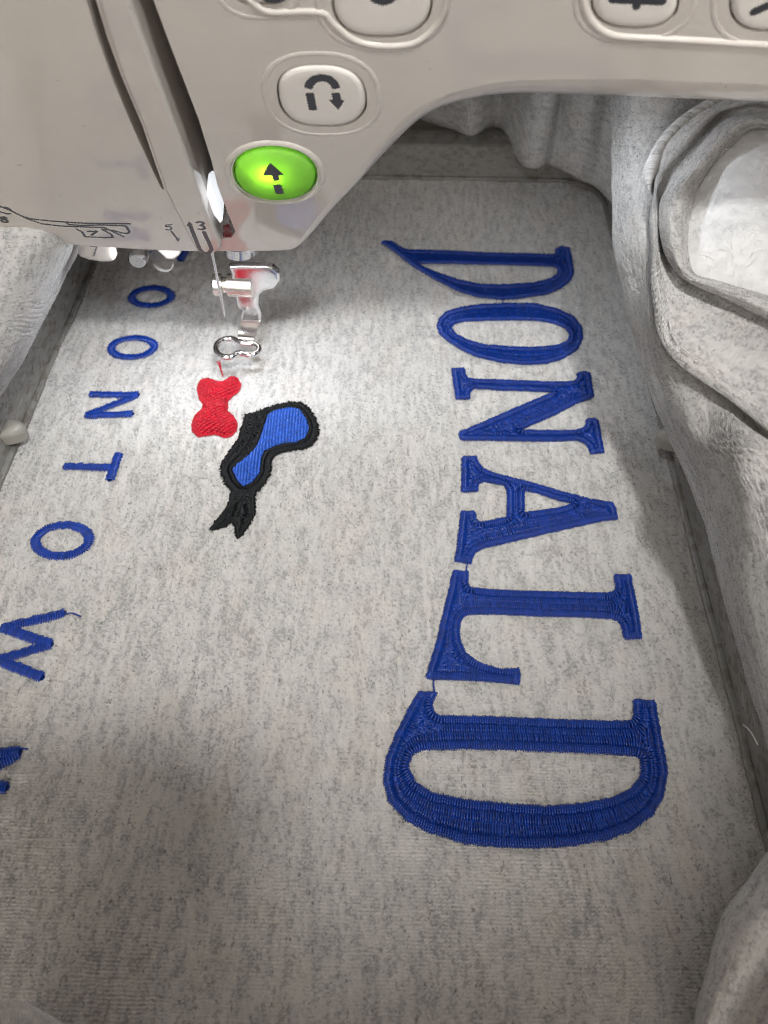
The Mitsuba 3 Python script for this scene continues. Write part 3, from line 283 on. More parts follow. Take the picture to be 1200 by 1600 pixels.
# unseen phone that takes the picture, behind its own lens; darkens the near fabric
ph = thing('phone', 'dark phone taking the picture, out of view, shading the near fabric', 'phone')
RT = np.cross(FWD, UP); RT /= np.linalg.norm(RT)
import manifold3d as m3
pm = m3.CrossSection.square((.077 - .02, .160 - .02), True).offset(.01, m3.JoinType.Round, 2, 32).extrude(.008)
q = pm.to_mesh(); v = q.vert_properties[:, :3]
ctr = CAM - FWD * .004 - RT * .024 - UP * .060
obj('body', trimesh.Trimesh(ctr + v[:, :1] * RT + v[:, 1:2] * UP - v[:, 2:3] * FWD, q.tri_verts, process=False), 'lamp_shell', ph, smooth=False)

# ------------------------------------------------------------------ worktable and machine bed
k_ = obj('worktable', box(-1.2, -.9, -.08, 1.2, 1.2, -.0275), 'bounce_table_top', smooth=False); labels[k_] = {'kind': 'structure'}

# ------------------------------------------------------------------ embroidery hoop
HX0, HX1, HY0, HY1, HR = -.0508, .1094, -.1660, .0955, .013
def rounded_rect(x0, x1, y0, y1, r, n=14, step=.004):
    pts = []
    for cx, cy, a0 in ((x1 - r, y1 - r, 0), (x0 + r, y1 - r, 90), (x0 + r, y0 + r, 180), (x1 - r, y0 + r, 270)):
        for k in range(n + 1):
            a = math.radians(a0 + 90 * k / n); pts.append((cx + r * math.cos(a), cy + r * math.sin(a)))
    return resample(pts, step, closed=True)
base = rounded_rect(HX0, HX1, HY0, HY1, HR)
tng = np.roll(base, -1, 0) - np.roll(base, 1, 0); tng /= np.linalg.norm(tng, axis=1, keepdims=True)
out = np.c_[tng[:, 1], -tng[:, 0]]
def ring_sweep(prof, wob=0.0):
    P = np.zeros((len(prof), len(base), 3))
    w = wob * (meshkit.noise(np.c_[base * 160, np.zeros(len(base))], 5) - .5) if wob else 0
    for i, (o, z) in enumerate(mm(prof)):
        P[i, :, :2] = base + out * (o + w)[:, None] if wob else base + out * o
        P[i, :, 2] = z
    return grid_mesh(P, closed_v=True)
hoop = thing('embroidery_hoop', 'grimy grey plastic embroidery hoop framing the stretched grey fabric', 'embroidery hoop')
def ring_prof(pts, r=.35):
    q = Polygon(pts).buffer(0).buffer(-r).buffer(r)
    c = np.array(q.exterior.coords)
    return c
obj('inner_ring', ring_sweep(ring_prof([(1.1, -3), (1.0, .6), (1.2, 3), (2.6, 10.6), (3.4, 11.2), (9.2, 11.6), (9.6, 11.0), (9.6, -3)])), 'hoop_plastic', hoop, smooth=40)
obj('lip', ring_sweep(ring_prof([(.0, -.4), (-.15, .7), (.25, 1.15), (.95, 1.25), (1.3, .8), (1.3, -.4)], .15), .0005), 'hoop_plastic', hoop, smooth=50, label='narrow worn lip pressing the fabric edge')
obj('outer_ring', ring_sweep(ring_prof([(10.4, -4), (10.4, 9.6), (11, 10.3), (14.2, 10.3), (15.0, 9.4), (15.0, -4)])), 'hoop_plastic', hoop, smooth=40)
for (x, y, z), sg in zip(mm(D['tabs']), (1, -1)):
    a = np.linspace(-np.pi / 2, np.pi / 2, 29)
    x = (HX0 - .0022) if sg > 0 else (HX1 + .0022)
    poly = np.array([(x + sg * .0056 * np.cos(q), y + .0075 + .0031 * np.sin(q)) for q in a])
    c_ = poly.mean(0)
    prof = [(1.0, .0030), (1.0, .0052)] + [(max(.01, math.cos(q)), .0052 + .0021 * math.sin(q)) for q in np.linspace(.15, math.pi / 2, 9)]
    P = np.array([[(c_[0] + (p[0] - c_[0]) * s, c_[1] + (p[1] - c_[1]) * s, z_) for p in poly] for s, z_ in prof])
    obj('tab', grid_mesh(P, closed_v=True), 'tab_plastic', hoop, smooth=50, label='small pale rounded tab on the hoop wall')

# ------------------------------------------------------------------ sweatshirt: hooped panel
shirt = thing('sweatshirt', 'heather grey sweatshirt stretched in the hoop and bunched around it', 'sweatshirt')
def fab_base(x, y):
    p = np.stack([np.asarray(x) * 60, np.asarray(y) * 45, np.zeros_like(np.asarray(x))], -1)
    q = np.stack([np.asarray(x) * 170, np.asarray(y) * 120, np.ones_like(np.asarray(x))], -1)
    return .0009 * (meshkit.noise(p, 3) - .5) + .00025 * (meshkit.noise(q, 8) - .5)
big_polys = []
for rec in D['big']:
    o = soft_poly(mm(rec[0]), .00022)
    for h in rec[1:]: o = o.difference(soft_poly(mm(h), .00022))
    big_polys.append(o)
import shapely
sewn = unary_union(big_polys + [soft_poly(mm(D[k]), .0002) for k in ('bow', 'cap', 'ribbon')] + [LineString(mm(q)).buffer(.001) for st in D['small'] for q in st])
from scipy.interpolate import RegularGridInterpolator
xs, ys = np.arange(HX0 - .006, HX1 + .0061, .0008), np.arange(HY0 - .006, HY1 + .0061, .0008)
X, Y = np.meshgrid(xs, ys, indexing='ij')
dist = shapely.distance(shapely.points(X.ravel(), Y.ravel()), sewn).reshape(X.shape)
pull = np.exp(-(dist / .0011) ** 2)                      # stitching draws the cloth down and puckers it round the shapes
puck = np.exp(-dist / .0042) * (1 - pull) * (meshkit.noise(np.stack([X * 420, Y * 420, X * 0], -1), 11) - .4)
fab_map = RegularGridInterpolator((xs, ys), fab_base(X, Y) - .00035 * pull + .0016 * puck, bounds_error=False, fill_value=None)
def fab_z(x, y):
    x, y = np.broadcast_arrays(np.asarray(x, float), np.asarray(y, float))
    return fab_map(np.stack([x, y], -1))
def knit_h(u, v, pw, pc):
    """Height of jersey stitches in units of their depth; u, v in metres along course and wale."""
    n = np.stack([u * 500, v * 500, u * 0], -1)
    u = u * 1000 + .28 * (meshkit.noise(n * .7, 41) - .5); v = v * 1000 + .24 * (meshkit.noise(n * .8, 42) - .5)
    fx = u / pw; fx = fx - np.floor(fx) - .5
    leg = np.abs(fx) * 2
    loop = (.5 + .5 * np.cos((v / pc + leg * .55) * 2 * np.pi)) * (1 - (2 * leg - 1) ** 2 * .7)
    return loop + .5 * (meshkit.noise(n * 3.1, 43) - .5)
PW, PC = .76, .58
xs = np.arange(HX0 - .005, HX1 + .0051, PW / 4000)
ys = np.r_[np.arange(-.1560, .002, PC / 3000), np.arange(.002, HY1 + .0061, .0006)]
X, Y = np.meshgrid(xs, ys, indexing='ij')
Z = fab_z(X, Y) + .00055 * (knit_h(X, Y, PW, PC) - .5) * np.clip(-Y / .03, 0, 1)
m = grid_mesh(np.stack([X, Y, Z], -1))
obj('hooped_panel', m, 'jersey_flat', shirt, smooth=True, uv=np.c_[X.ravel(), Y.ravel()], label='flat panel of grey jersey stretched inside the hoop')

# ------------------------------------------------------------------ embroidery
BLUE = np.array([.0026, .031, .238])
def stitches(A, B, lift, r, hgt, col, jitter=.06, seg=5, bump=.00012, dome=None):
    """One real thread per row from A (n, 2) to B (n, 2): an arched round tube lying on the cloth."""
    n = len(A); t = np.linspace(0, 1, seg + 1)
    P = A[:, None] * (1 - t)[None, :, None] + B[:, None] * t[None, :, None]
    L = np.linalg.norm(B - A, axis=1)
    arch = np.sin(np.pi * np.clip(t, 0, 1)) ** .6
    z = fab_z(P[..., 0], P[..., 1]) + lift * (.35 + .65 * arch)[None] + (hgt * np.minimum(1, L / .0016))[:, None] * arch[None] + (rng.random(n) * bump)[:, None]
    if dome:
        w = np.clip(shapely.distance(shapely.points(P[..., 0].ravel(), P[..., 1].ravel()), dome[0].boundary).reshape(z.shape) / dome[2], 0, 1)
        z = z + dome[1] * w * (2 - w)
    C3 = np.dstack([P, z])
    d = np.gradient(C3, axis=1); d /= np.maximum(np.linalg.norm(d, axis=2, keepdims=True), 1e-12)
    side = np.cross(d, [0, 0, 1.0]); side /= np.maximum(np.linalg.norm(side, axis=2, keepdims=True), 1e-12)
    up = np.cross(side, d)
    a = np.linspace(0, 2 * np.pi, 6, endpoint=False)
    ph = rng.random(n) * 6.28
    rr = r * (1 - .35 * (np.abs(2 * t - 1) ** 6))[None] * (1 + .10 * np.sin(ph[:, None] + t[None] * L[:, None] / .0009 * 6.28))
    V = C3[:, :, None] + rr[:, :, None, None] * (np.cos(a)[None, None, :, None] * side[:, :, None] + np.sin(a)[None, None, :, None] * up[:, :, None])
    k = seg + 1
    i = np.arange(n)[:, None, None]; s = np.arange(seg)[None, :, None]; j = np.arange(6)[None, None]
    q = lambda s_, j_: (i * k + s_) * 6 + j_ % 6
    a_, b_, c_, e_ = q(s, j), q(s + 1, j), q(s + 1, j + 1), q(s, j + 1)
    F = np.concatenate([np.stack([a_, c_, b_], -1).reshape(-1, 3), np.stack([a_, e_, c_], -1).reshape(-1, 3)])
    tone = (1 + jitter * 4 * (rng.random(n) - .5))  # random stitch tone imitates the sparkle of thread sheen
    colr = np.repeat(np.clip(col[None] * tone[:, None], 0, 1), k * 6, 0)
    return V.reshape(-1, 3), F, colr
def merge(parts):
    o, V, F, Cc = 0, [], [], []
    for v, f, c in parts:
        V.append(v); F.append(f + o); Cc.append(c); o += len(v)
    return trimesh.Trimesh(np.vstack(V), np.vstack(F), process=False), np.vstack(Cc)
def polys_of(g): return [q for q in getattr(g, 'geoms', [g]) if isinstance(q, Polygon) and q.area > 1e-9]
def rings_of(g):
    for q in polys_of(g):
        yield np.array(q.exterior.coords)[:-1], 1.0 if q.exterior.is_ccw else -1.0
        for h in q.interiors: yield np.array(h.coords)[:-1], 1.0 if h.is_ccw else -1.0
def inward(ring, poly):
    t = np.roll(ring, -2, 0) - np.roll(ring, 2, 0); t /= np.maximum(np.linalg.norm(t, axis=1, keepdims=True), 1e-12)
    nn = np.c_[-t[:, 1], t[:, 0]]
    import shapely
    ok = shapely.contains_xy(poly, *(ring + nn * .00025).T)
    return nn if ok.mean() > .5 else -nn
def shaded_underlay(poly, col, z=.00028):
    p, t, _ = tri_poly(poly_dense(poly.buffer(-.00012), .0006), .0008)
    v = np.c_[p, fab_z(p[:, 0], p[:, 1]) + z]
    return v, t, np.repeat(col[None] * .55, len(v), 0)  # darkened thread colour stands in for shade between the stitches
def poly_dense(poly, step):
    q = polys_of(poly)
    q = max(q, key=lambda a: a.area)
    return Polygon(resample(np.array(q.exterior.coords)[:-1], step, True), [resample(np.array(h.coords)[:-1], step, True) for h in q.interiors if h.length > 4 * step])
def border(poly, width, step, col, lift=.00045, hgt=.00028, out=.00018):
    parts = []
    for ring, _ in rings_of(poly):
        if LineString(ring).length < 5 * step: continue
        rg = resample(ring, step, True); nn = inward(rg, poly)
        w = width * (.92 + .16 * rng.random(len(rg)))
        A = rg - nn * (out * (.3 + 1.2 * rng.random(len(rg))))[:, None]; B = rg + nn * w[:, None]
        parts.append(stitches(A, B, lift, .00024, hgt, col, .09))
    return parts
def fill(poly, step, col, lift=.0004, maxlen=.0085, bump=.00028):
    """Threads across the stroke: from every ring point to the far side, cut where a run gets long."""
    A, B = [], []
    for q in polys_of(poly):
        bnd = q.boundary
        for ring, _ in rings_of(q):
            rg = resample(ring, step, True); nn = inward(rg, q)
            for p, n in zip(rg, nn):
                ray = LineString([p + n * 1e-5, p + n * .02]).intersection(bnd)
                if ray.is_empty: continue
                L = min(np.hypot(*(np.array(g.coords[0]) - p)) for g in getattr(ray, 'geoms', [ray]))
                L = min(L * .56, maxlen)
                k = max(1, int(round(L / .0019 + rng.random() * .8 - .4)))
                cuts = np.r_[0, np.sort((np.arange(1, k) + rng.random(k - 1) * .7 - .35) / k), 1] * L
                for a, b in zip(cuts[:-1], cuts[1:]):
                    jt = (rng.random(2) - .5) * .00012
                    A.append(p + n * a + jt); B.append(p + n * b + jt)
    if not A: return []
    return [stitches(np.array(A), np.array(B), lift, .00023, .00022, col, .12, 4, bump)]
def tatami(poly, ang, step, length, col, lift=.0004, dome=None):
    c, s = math.cos(ang), math.sin(ang); d = np.array([c, s]); n = np.array([-s, c])
    A, B = [], []
    ctr = np.array(poly.centroid.coords[0]); row = 0
    for o in np.arange(-.03, .03, step):
        seg = LineString([ctr + n * o - d * .05, ctr + n * o + d * .05]).intersection(poly)
        row += 1
        for g in getattr(seg, 'geoms', [seg]):
            if g.is_empty or g.length < .0003 or g.geom_type != 'LineString': continue
            a = np.array(g.coords[0]); t0 = (a - ctr) @ d; t1 = t0 + g.length
            cuts = np.r_[t0, np.array([k * length + (row * .37 % 1) * length for k in range(-60, 60)]) + (rng.random(120) - .5) * length * .25, t1]
            cuts = np.sort(cuts[(cuts >= t0) & (cuts <= t1)])
            for u0, u1 in zip(cuts[:-1], cuts[1:]):
                if u1 - u0 < .0002: continue
                A.append(ctr + n * o + d * u0); B.append(ctr + n * o + d * u1)
    return [stitches(np.array(A), np.array(B), lift, .00024, .00028, col, .10, 4, .0001, dome)]
for poly, lab in zip(big_polys, ('large blue serif letter D nearest the machine arm', 'large blue serif letter O', 'large blue serif letter N', 'large blue serif letter A', 'large blue serif letter L', 'large blue serif letter D nearest the camera')):
    L = numbered('large_letter', shirt); labels[L] = {'label': lab}
    u = shaded_underlay(poly, BLUE)
    m, c = merge([u] + fill(poly.buffer(-.0014), .00046, BLUE, .00022))
    obj('filling', m, 'thread', L, smooth=True, color=c, kind='stuff')
    m, c = merge(border(poly, .0016, .00046, BLUE, .00045, .0005))
    obj('satin_edge', m, 'thread', L, smooth=True, color=c, kind='stuff')
def satin_stroke(pts, width, step, col, closed):
    p = resample(mm(pts)[:-1] if closed else mm(pts), step, closed)
    if closed: t = np.roll(p, -2, 0) - np.roll(p, 2, 0)
    else: t = np.gradient(p, axis=0)
    t /= np.linalg.norm(t, axis=1, keepdims=True); n = np.c_[-t[:, 1], t[:, 0]]
    w = width / 2 * (.88 + .30 * rng.random((len(p), 2)))
    return stitches(p + n * w[:, :1], p - n * w[:, 1:], .0004, .00024, .00032, BLUE * 1.2, .10, 6)
for strokes, lab in zip(D['small'], ('small blue letter T half hidden under the head', 'small blue letter O just below the machine head', 'second small blue letter O from the head', 'small blue letter N beside the bow', 'small blue letter T level with the cap', 'small blue letter O nearest the camera', 'small blue letter W at the frame edge', 'small blue letter N cut by the frame edge')):
    parts = []
    for st in strokes:
        st = np.array(st); closed = np.allclose(st[0], st[-1])
        parts.append(satin_stroke(st, .0021, .00050, BLUE, closed))
        line = LineString(mm(st)).buffer(.00085)
        for q in polys_of(line): parts.append(shaded_underlay(q, BLUE))
    m, c = merge(parts)
    obj('small_letter', m, 'thread', shirt, smooth=True, color=c, label=lab, kind='stuff')
def loose(pts, r, col, zs=(.0006, .0016)):
    p = smooth_curve(mm(pts), .0004)
    z = fab_z(p[:, 0], p[:, 1]) + np.linspace(zs[0], zs[1], len(p)) 
    m = tube(np.c_[p, z], r, 6)
    return m, np.repeat(col[None], len(m.vertices), 0)
for i, st in enumerate(D['loose']):
    m, c = loose(st, .00016, BLUE, (.0007, .0007) if i < 3 else (.0009, .0022))
    obj('loose_thread', m, 'thread', shirt, smooth=True, color=c)
RED = np.array([.46, .004, .020]); BLACK = np.array([.0035, .0045, .0055]); SKY = np.array([.022, .095, .46])
bow, knot = soft_poly(mm(D['bow']), .0003), soft_poly(mm(D['knot']), .0002)
B_ = numbered('bow_patch', shirt); labels[B_] = {'label': 'red embroidered bow lying on its side'}
m, c = merge([shaded_underlay(bow, RED)] + tatami(bow.buffer(-.0001), .12, .00042, .0015, RED, dome=(bow, .0011, .0036)) + border(bow, .0007, .00034, RED, .0003, .0001))
obj('loops', m, 'thread', B_, smooth=True, color=c, kind='stuff')
m, c = merge([shaded_underlay(knot, RED, .0008)] + tatami(knot, .35, .00032, .003, RED * .9, .0013))
obj('knot', m, 'thread', B_, smooth=True, color=c, kind='stuff', label='darker satin knot between the bow loops')
parts = []
for k in range(9):
    p = mm(D['tuft']); e = p[-1] + (rng.random(2) - .5) * .0014
    a, c = loose(np.array([p[0], p[1] + (rng.random(2) - .5) * .0006, e]) * 1000, .00007, RED, (.0008, .003 + rng.random() * .002))
    parts.append((np.array(a.vertices), np.array(a.faces), c))
m, c = merge(parts); obj('thread_end', m, 'thread', B_, smooth=True, color=c, label='frayed red thread end sticking up')
cap, capin, rib = soft_poly(mm(D['cap']), .0003), soft_poly(mm(D['capin']), .0003), soft_poly(mm(D['ribbon']), .0002)
H_ = numbered('cap_patch', shirt); labels[H_] = {'label': 'blue cap shape with black outline and black ribbon tails'}
m, c = merge([shaded_underlay(capin, SKY)] + tatami(capin, .75, .00044, .0010, SKY, dome=(capin, .0005, .003)))
obj('blue_filling', m, 'thread', H_, smooth=True, color=c, kind='stuff')
ol = cap.difference(capin.buffer(-.0003))
m, c = merge([shaded_underlay(ol, BLACK, .0005)] + fill(poly_dense(ol.buffer(-.0001), .0003), .00033, BLACK, .0006, .0045, .0001) + border(cap, .0012, .00036, BLACK, .0006, .00012, .0005))
obj('black_outline', m, 'black_thread', H_, smooth=True, color=c, kind='stuff')
m, c = merge([shaded_underlay(rib, BLACK, .0003)] + fill(rib.buffer(-.0001), .00036, BLACK, .0004, .004, .0001) + border(rib, .0010, .00038, BLACK, .00045, .0002, .0004))
obj('ribbon_tails', m, 'black_thread', H_, smooth=True, color=c, kind='stuff')

# ------------------------------------------------------------------ sweatshirt: bunched cloth
def cloth_net(net, nu, nv, amp=.0012, freq=90, seed=0, under=(.012, .006, -.018), knit=(.00026, .84, .66)):
    """A smooth sheet through the net's rows; the first column is tucked under the edge."""
    P = mm(net)
    if under is not None:
        P = np.concatenate([P[:, :1] + np.array([under[0] * 1.6, under[1] * 1.6, under[2] * 1.35]), P[:, :1] + np.array([under[0] * .45, under[1] * .4, under[2] * .5]), P], 1)
    n, m = P.shape[:2]
    kx, ky = min(3, n - 1), min(3, m - 1)
    s = np.r_[0, np.cumsum(np.sqrt(np.linalg.norm(np.diff(P, axis=0), axis=2).mean(1)))]; s /= s[-1]
    t = np.r_[0, np.cumsum(np.sqrt(np.linalg.norm(np.diff(P, axis=1), axis=2).mean(0)))]; t /= t[-1]
    U, V = np.linspace(0, 1, nu), np.linspace(0, 1, nv)
    Q = np.stack([RectBivariateSpline(s, t, P[..., k], kx=kx, ky=ky)(U, V) for k in range(3)], -1)
    du, dv = np.gradient(Q, axis=0), np.gradient(Q, axis=1)
    nn = np.cross(du, dv); nn /= np.maximum(np.linalg.norm(nn, axis=2, keepdims=True), 1e-12)
    if nn[..., 2].mean() < 0: nn = -nn
    h = (meshkit.noise(Q * freq, seed) - .5) + .5 * (meshkit.noise(Q * freq * 2.1, seed + 1) - .5)
    Q = Q + nn * (amp * h)[..., None]
    lu = np.r_[0, np.cumsum(np.linalg.norm(np.diff(Q, axis=0), axis=2).mean(1))]
    lv = np.r_[0, np.cumsum(np.linalg.norm(np.diff(Q, axis=1), axis=2).mean(0))]
    uv = np.stack(np.meshgrid(lu, lv, indexing='ij'), -1).reshape(-1, 2)
    if knit:
        du, dv = np.gradient(Q, axis=0), np.gradient(Q, axis=1)
        nn = np.cross(du, dv); nn /= np.maximum(np.linalg.norm(nn, axis=2, keepdims=True), 1e-12)
        Q = Q + nn * (knit[0] * (knit_h(*np.meshgrid(lv, lu), *knit[1:]) - .5))[..., None]
    return grid_mesh(Q), uv[:, ::-1].copy()
def add_cloth(name, net, mat, nu, nv, label, **kw):
    m, uv = cloth_net(net, nu, nv, **kw)
    return obj(name, m, mat, shirt, smooth=True, uv=uv, label=label)
add_cloth('gathered_side', D['body'], 'jersey', 640, 250, 'thick folded roll of grey jersey along the hoop side', amp=.0014, freq=80, seed=4)
add_cloth('collar_band', D['collar'], 'jersey', 420, 190, 'ribbed collar band with a rolled edge', amp=.0012, freq=75, seed=9, under=None, knit=(.0003, 1.0, .85))
add_cloth('fleece_lining', D['lining'], 'fleece', 200, 120, 'white brushed fleece lining inside the collar opening', amp=.0012, freq=90, seed=2, under=None, knit=None)
lm = cloth_net(D['lining'], 60, 40, amp=.0012, freq=90, seed=2, under=None, knit=None)[0]
V_, N_ = np.array(lm.vertices), np.array(lm.vertex_normals); N_ *= np.sign(N_[:, 2:3] + 1e-9)
hairs = []
for k in range(900):
    i = rng.integers(len(V_)); a = rng.normal(size=3); a -= N_[i] * (a @ N_[i]); a /= np.linalg.norm(a); b = np.cross(a, N_[i])
    t = np.linspace(0, 1, 6)[:, None]; L = .0012 + .0018 * rng.random(); c = (rng.random() - .5) * 1.6
    o = V_[i] + (rng.random(3) - .5) * .0022
    hairs.append(tube(o + a * L * t + b * L * c * t * t + N_[i] * (.0011 * np.sin(np.pi * t * .8) - .0001), .00003, 3, False))
obj('fibres', cat(hairs), 'fleece', numbered('fleece_lining', shirt)[:-4], smooth=True, kind='stuff')
add_cloth('back_folds', D['back'], 'jersey', 200, 90, 'soft hanging folds of grey jersey behind the hoop', amp=.001, freq=70, seed=6, under=None)
add_cloth('gathered_left', D['left'], 'jersey', 160, 90, 'bunched grey jersey over the far left of the hoop', amp=.001, freq=60, seed=5, under=(-.016, .006, -.012))
add_cloth('near_fold', D['nearright'], 'jersey', 160, 90, 'blurred fold of grey jersey near the camera', amp=.001, freq=60, seed=12, under=(.012, .004, -.016))
add_cloth('near_fold', D['nearleft'], 'jersey', 90, 60, 'blurred small grey hump of cloth at the hoop front', amp=.0008, freq=60, seed=15, under=(0, -.004, -.02))
tc = smooth_curve(mm(D['tape']), .0008); k_ = np.arange(len(tc))
m = tube(tc - [0, 0, .0007], .0014 * np.minimum(1, np.minimum(k_, k_[::-1]) / 8 + .05), 16); obj('neck_tape', m, 'jersey_flat', shirt, smooth=True, uv=np.array(m.vertices)[:, [1, 2]])
sc = smooth_curve(mm(D['stitch']), .0004)
parts = []
for i in range(0, len(sc) - 6, 8): parts.append(tube(np.c_[sc[i:i + 6]] + np.c_[np.zeros((6, 2)), np.sin(np.linspace(0, np.pi, 6)) * .0001 - .0001], .00013, 6))
obj('seam_stitching', cat(parts), 'seam_thread', shirt, smooth=True, kind='stuff')
t_ = thing('thread_scrap', 'short white thread scrap lying in the right channel of the hoop', 'thread')
obj('strand', tube(smooth_curve(mm(D['scrap']), .0006), .00012, 6), 'seam_thread', t_, smooth=True)

# ------------------------------------------------------------------ sewing machine
mach = thing('sewing_machine', 'glossy cream sewing and embroidery machine with a lit green start button', 'sewing machine')
TL = math.radians(25); FB = np.array([0, -.0165, .0472]); KB, S0 = 1.1, .04
ES = np.array([0, -math.sin(TL), math.cos(TL)]); FN = np.array([0, -math.cos(TL), -math.sin(TL)]); BACK = np.array([0, 1.0, 0])
def face3(a, s, lift=0.0):
    """Point of the head's bent front face: a across, s up the slope, lift out of it (metres)."""
    a, s = np.asarray(a, float), np.asarray(s, float)
    return FB + a[..., None] * np.array([1.0, 0, 0]) + s[..., None] * ES + (np.asarray(lift) - KB * (s - S0) ** 2)[..., None] * FN
def decal(poly, lift, h=.001):
    q = poly_dense(poly, h * .6); p, t, _ = tri_poly(q, h)
    return trimesh.Trimesh(face3(p[:, 0], p[:, 1], np.full(len(p), lift)), t, process=False)
def ink(pts, w, lift, cap=1): return decal(LineString(mm(pts)).buffer(w / 2, cap_style=cap), lift, .0006)
def raised(poly, prof, h=.0015, smooth=35):
    """A solid with rounded edge on the face: prof rows (inset, lift) from the outside in, closed by a lid."""
    q = poly_dense(poly, .0007); ring = np.array(q.exterior.coords)[:-1]
    nn = inward(ring, q)
    for _ in range(3): nn = (np.roll(nn, 1, 0) + nn + np.roll(nn, -1, 0)); nn /= np.linalg.norm(nn, axis=1, keepdims=True)
    P = np.array([face3(*(ring + nn * i).T, np.full(len(ring), l)) for i, l in prof])
    last = ring + nn * prof[-1][0]
    p, t, _ = tri_poly(Polygon(last), h)
    return grid_mesh(P, closed_v=True), (p, t)
def fix(m):
    m = trimesh.Trimesh(m.vertices, m.faces, process=True); m.merge_vertices(); trimesh.repair.fix_normals(m); return m

outline = mm(D['outline'])
top = np.array([[.16, .115], [-.085, .115]])
ol = resample(smooth_curve(outline, .0008), .0009)
ring = np.vstack([ol, resample(np.array([ol[-1], [.16, ol[-1][1] + .003], *top, [-.085, ol[0][1]], ol[0]]), .002)[1:-1]])
face_poly = Polygon(ring)
grooves = [soft_poly(mm(D['groove_l']), .0001), soft_poly(mm(D['groove_r']), .0001)]
btn_keys = ['rev', 'start', 'topbtn', 'topbtn2', 'plus', 'side']
btn = {k: soft_poly(mm(D[k]), .0002) for k in btn_keys}
# rounded outer edge, its radius growing from the head's bottom edge to the arm's underside
ringd = np.array(face_poly.exterior.coords)[:-1]
nn = inward(ringd, face_poly)
for _ in range(6): nn = (np.roll(nn, 1, 0) + nn + np.roll(nn, -1, 0)); nn /= np.linalg.norm(nn, axis=1, keepdims=True)
a_ = ringd[:, 0]
rad = np.interp(a_, [-.06, .017, .024, .034, .046, .056, .075, .12, .14], [.0009, .0010, .0022, .0032, .0044, .0075, .0105, .0105, .001])
rad = np.where(ringd[:, 1] > .06, .001, rad)
for _ in range(20): rad = (np.roll(rad, 1) + rad + np.roll(rad, -1)) / 3
rows = []
for th in np.linspace(90, 0, 11):            # 90: flush with the face and inset by rad; 0: full outline, sunk by 1.25 rad
    c, s = math.cos(math.radians(th)), math.sin(math.radians(th))
    q = ringd + nn * (rad * (1 - c))[:, None]
    rows.append(face3(q[:, 0], q[:, 1], -1.25 * rad * (1 - s)))
for dback in (.004, .02, .07): rows.append(rows[10] + BACK * dback)
inner = Polygon(ringd + nn * rad[:, None])
if not inner.is_valid: print('inner invalid')
holes = unary_union(grooves + [b.buffer(.0002) for b in btn.values()])
fp = inner.difference(holes)
fp = max(polys_of(fp), key=lambda q: q.area)
fp = Polygon(np.array(inner.exterior.coords)[:-1] if not inner.exterior.crosses(holes) else resample(np.array(fp.exterior.coords)[:-1], .0008, True), [resample(np.array(h.coords)[:-1], .0006, True) for h in fp.interiors])
p, t, _ = tri_poly(fp, .0025)
mface = trimesh.Trimesh(face3(p[:, 0], p[:, 1], np.zeros(len(p))), t, process=False)
walls = []
for q in [fp.exterior] + list(fp.interiors):
    r_ = np.array(q.coords)[:-1]
    if q is fp.exterior: continue
    P = np.array([face3(*r_.T, np.full(len(r_), l)) for l in (0, -.0001, -.0022, -.008)])
    walls.append(grid_mesh(P, closed_v=True))
body = fix(cat([mface, grid_mesh(np.array(rows), closed_v=True)] + walls))
obj('body', body, 'machine_plastic', mach, smooth=32)
# unseen work lights under head and arm, placed to light needle area and fleece
for x, y, z, w, tx, ty in ((.0075, -.0088, .0429, .85, .30, -.18), (-.0120, -.0090, .0425, .75, -.20, -.25), (.068, .006, .0795, 1.3, .38, -.05)):
    c_ = np.array([x, y, z]); d_ = np.array([tx, ty, -1.0]); d_ /= np.linalg.norm(d_)
    W_ = obj('unseen_work_light', disc(c_, d_, .0024, 24), 'lamp_shell', mach, smooth=False)
    scene[W_]['emitter'] = {'type': 'area', 'radiance': rgb(LED_POWER * w, LED_POWER * w * 1.04, LED_POWER * w * 1.10), 'sampling_weight': 1.0}
p, t, _ = tri_poly(Polygon(ringd), .006)
obj('unseen_back_cover', trimesh.Trimesh(face3(p[:, 0], p[:, 1], np.full(len(p), -.001)) + BACK * .0701, t, process=False), 'machine_plastic', mach, smooth=False)  # out of view, closes the shell so the slots stay dark
side, (p, t) = raised(soft_poly(mm(D['strip']), .0002), [(0, -.012), (0, .0003), (.0002, .0009), (.0006, .0012)])
lid = trimesh.Trimesh(face3(p[:, 0], p[:, 1], np.full(len(p), .0012)), t, process=False)
cov = obj('needle_cover', fix(cat([side, lid])), 'machine_plastic', mach, smooth=35)
def raised_solid(poly, prof, dome=0.0):
    side, (p, t) = raised(poly, prof)
    q = Polygon(poly); c = np.array(poly.centroid.coords[0]); ext = np.array([(poly.bounds[2] - poly.bounds[0]) / 2, (poly.bounds[3] - poly.bounds[1]) / 2])
    rr = np.clip((((p - c) / ext) ** 2).sum(1), 0, 1)
    edge = np.array([poly.exterior.distance(Point(a)) for a in p]) - prof[-1][0]
    w = np.clip(edge / .004, 0, 1); w = w * (2 - w)
    lid = trimesh.Trimesh(face3(p[:, 0], p[:, 1], prof[-1][1] + dome * w), t, process=False)
    return fix(cat([side, lid]))
def rim(poly, gap, w, hgt):
    """Raised moulded rim round a button opening."""
    a = poly_dense(poly.buffer(gap), .0007); rg = np.array(a.exterior.coords)[:-1]; nn = inward(rg, a)
    prof = [(0.0, -.0005), (0.0, hgt * .6), (-w * .2, hgt), (-w * .55, hgt * .85), (-w * .85, hgt * .3), (-w, -.0001)]
    P = np.array([face3(*(rg + nn * i).T, np.full(len(rg), l)) for i, l in prof])
    return grid_mesh(P, closed_v=True)
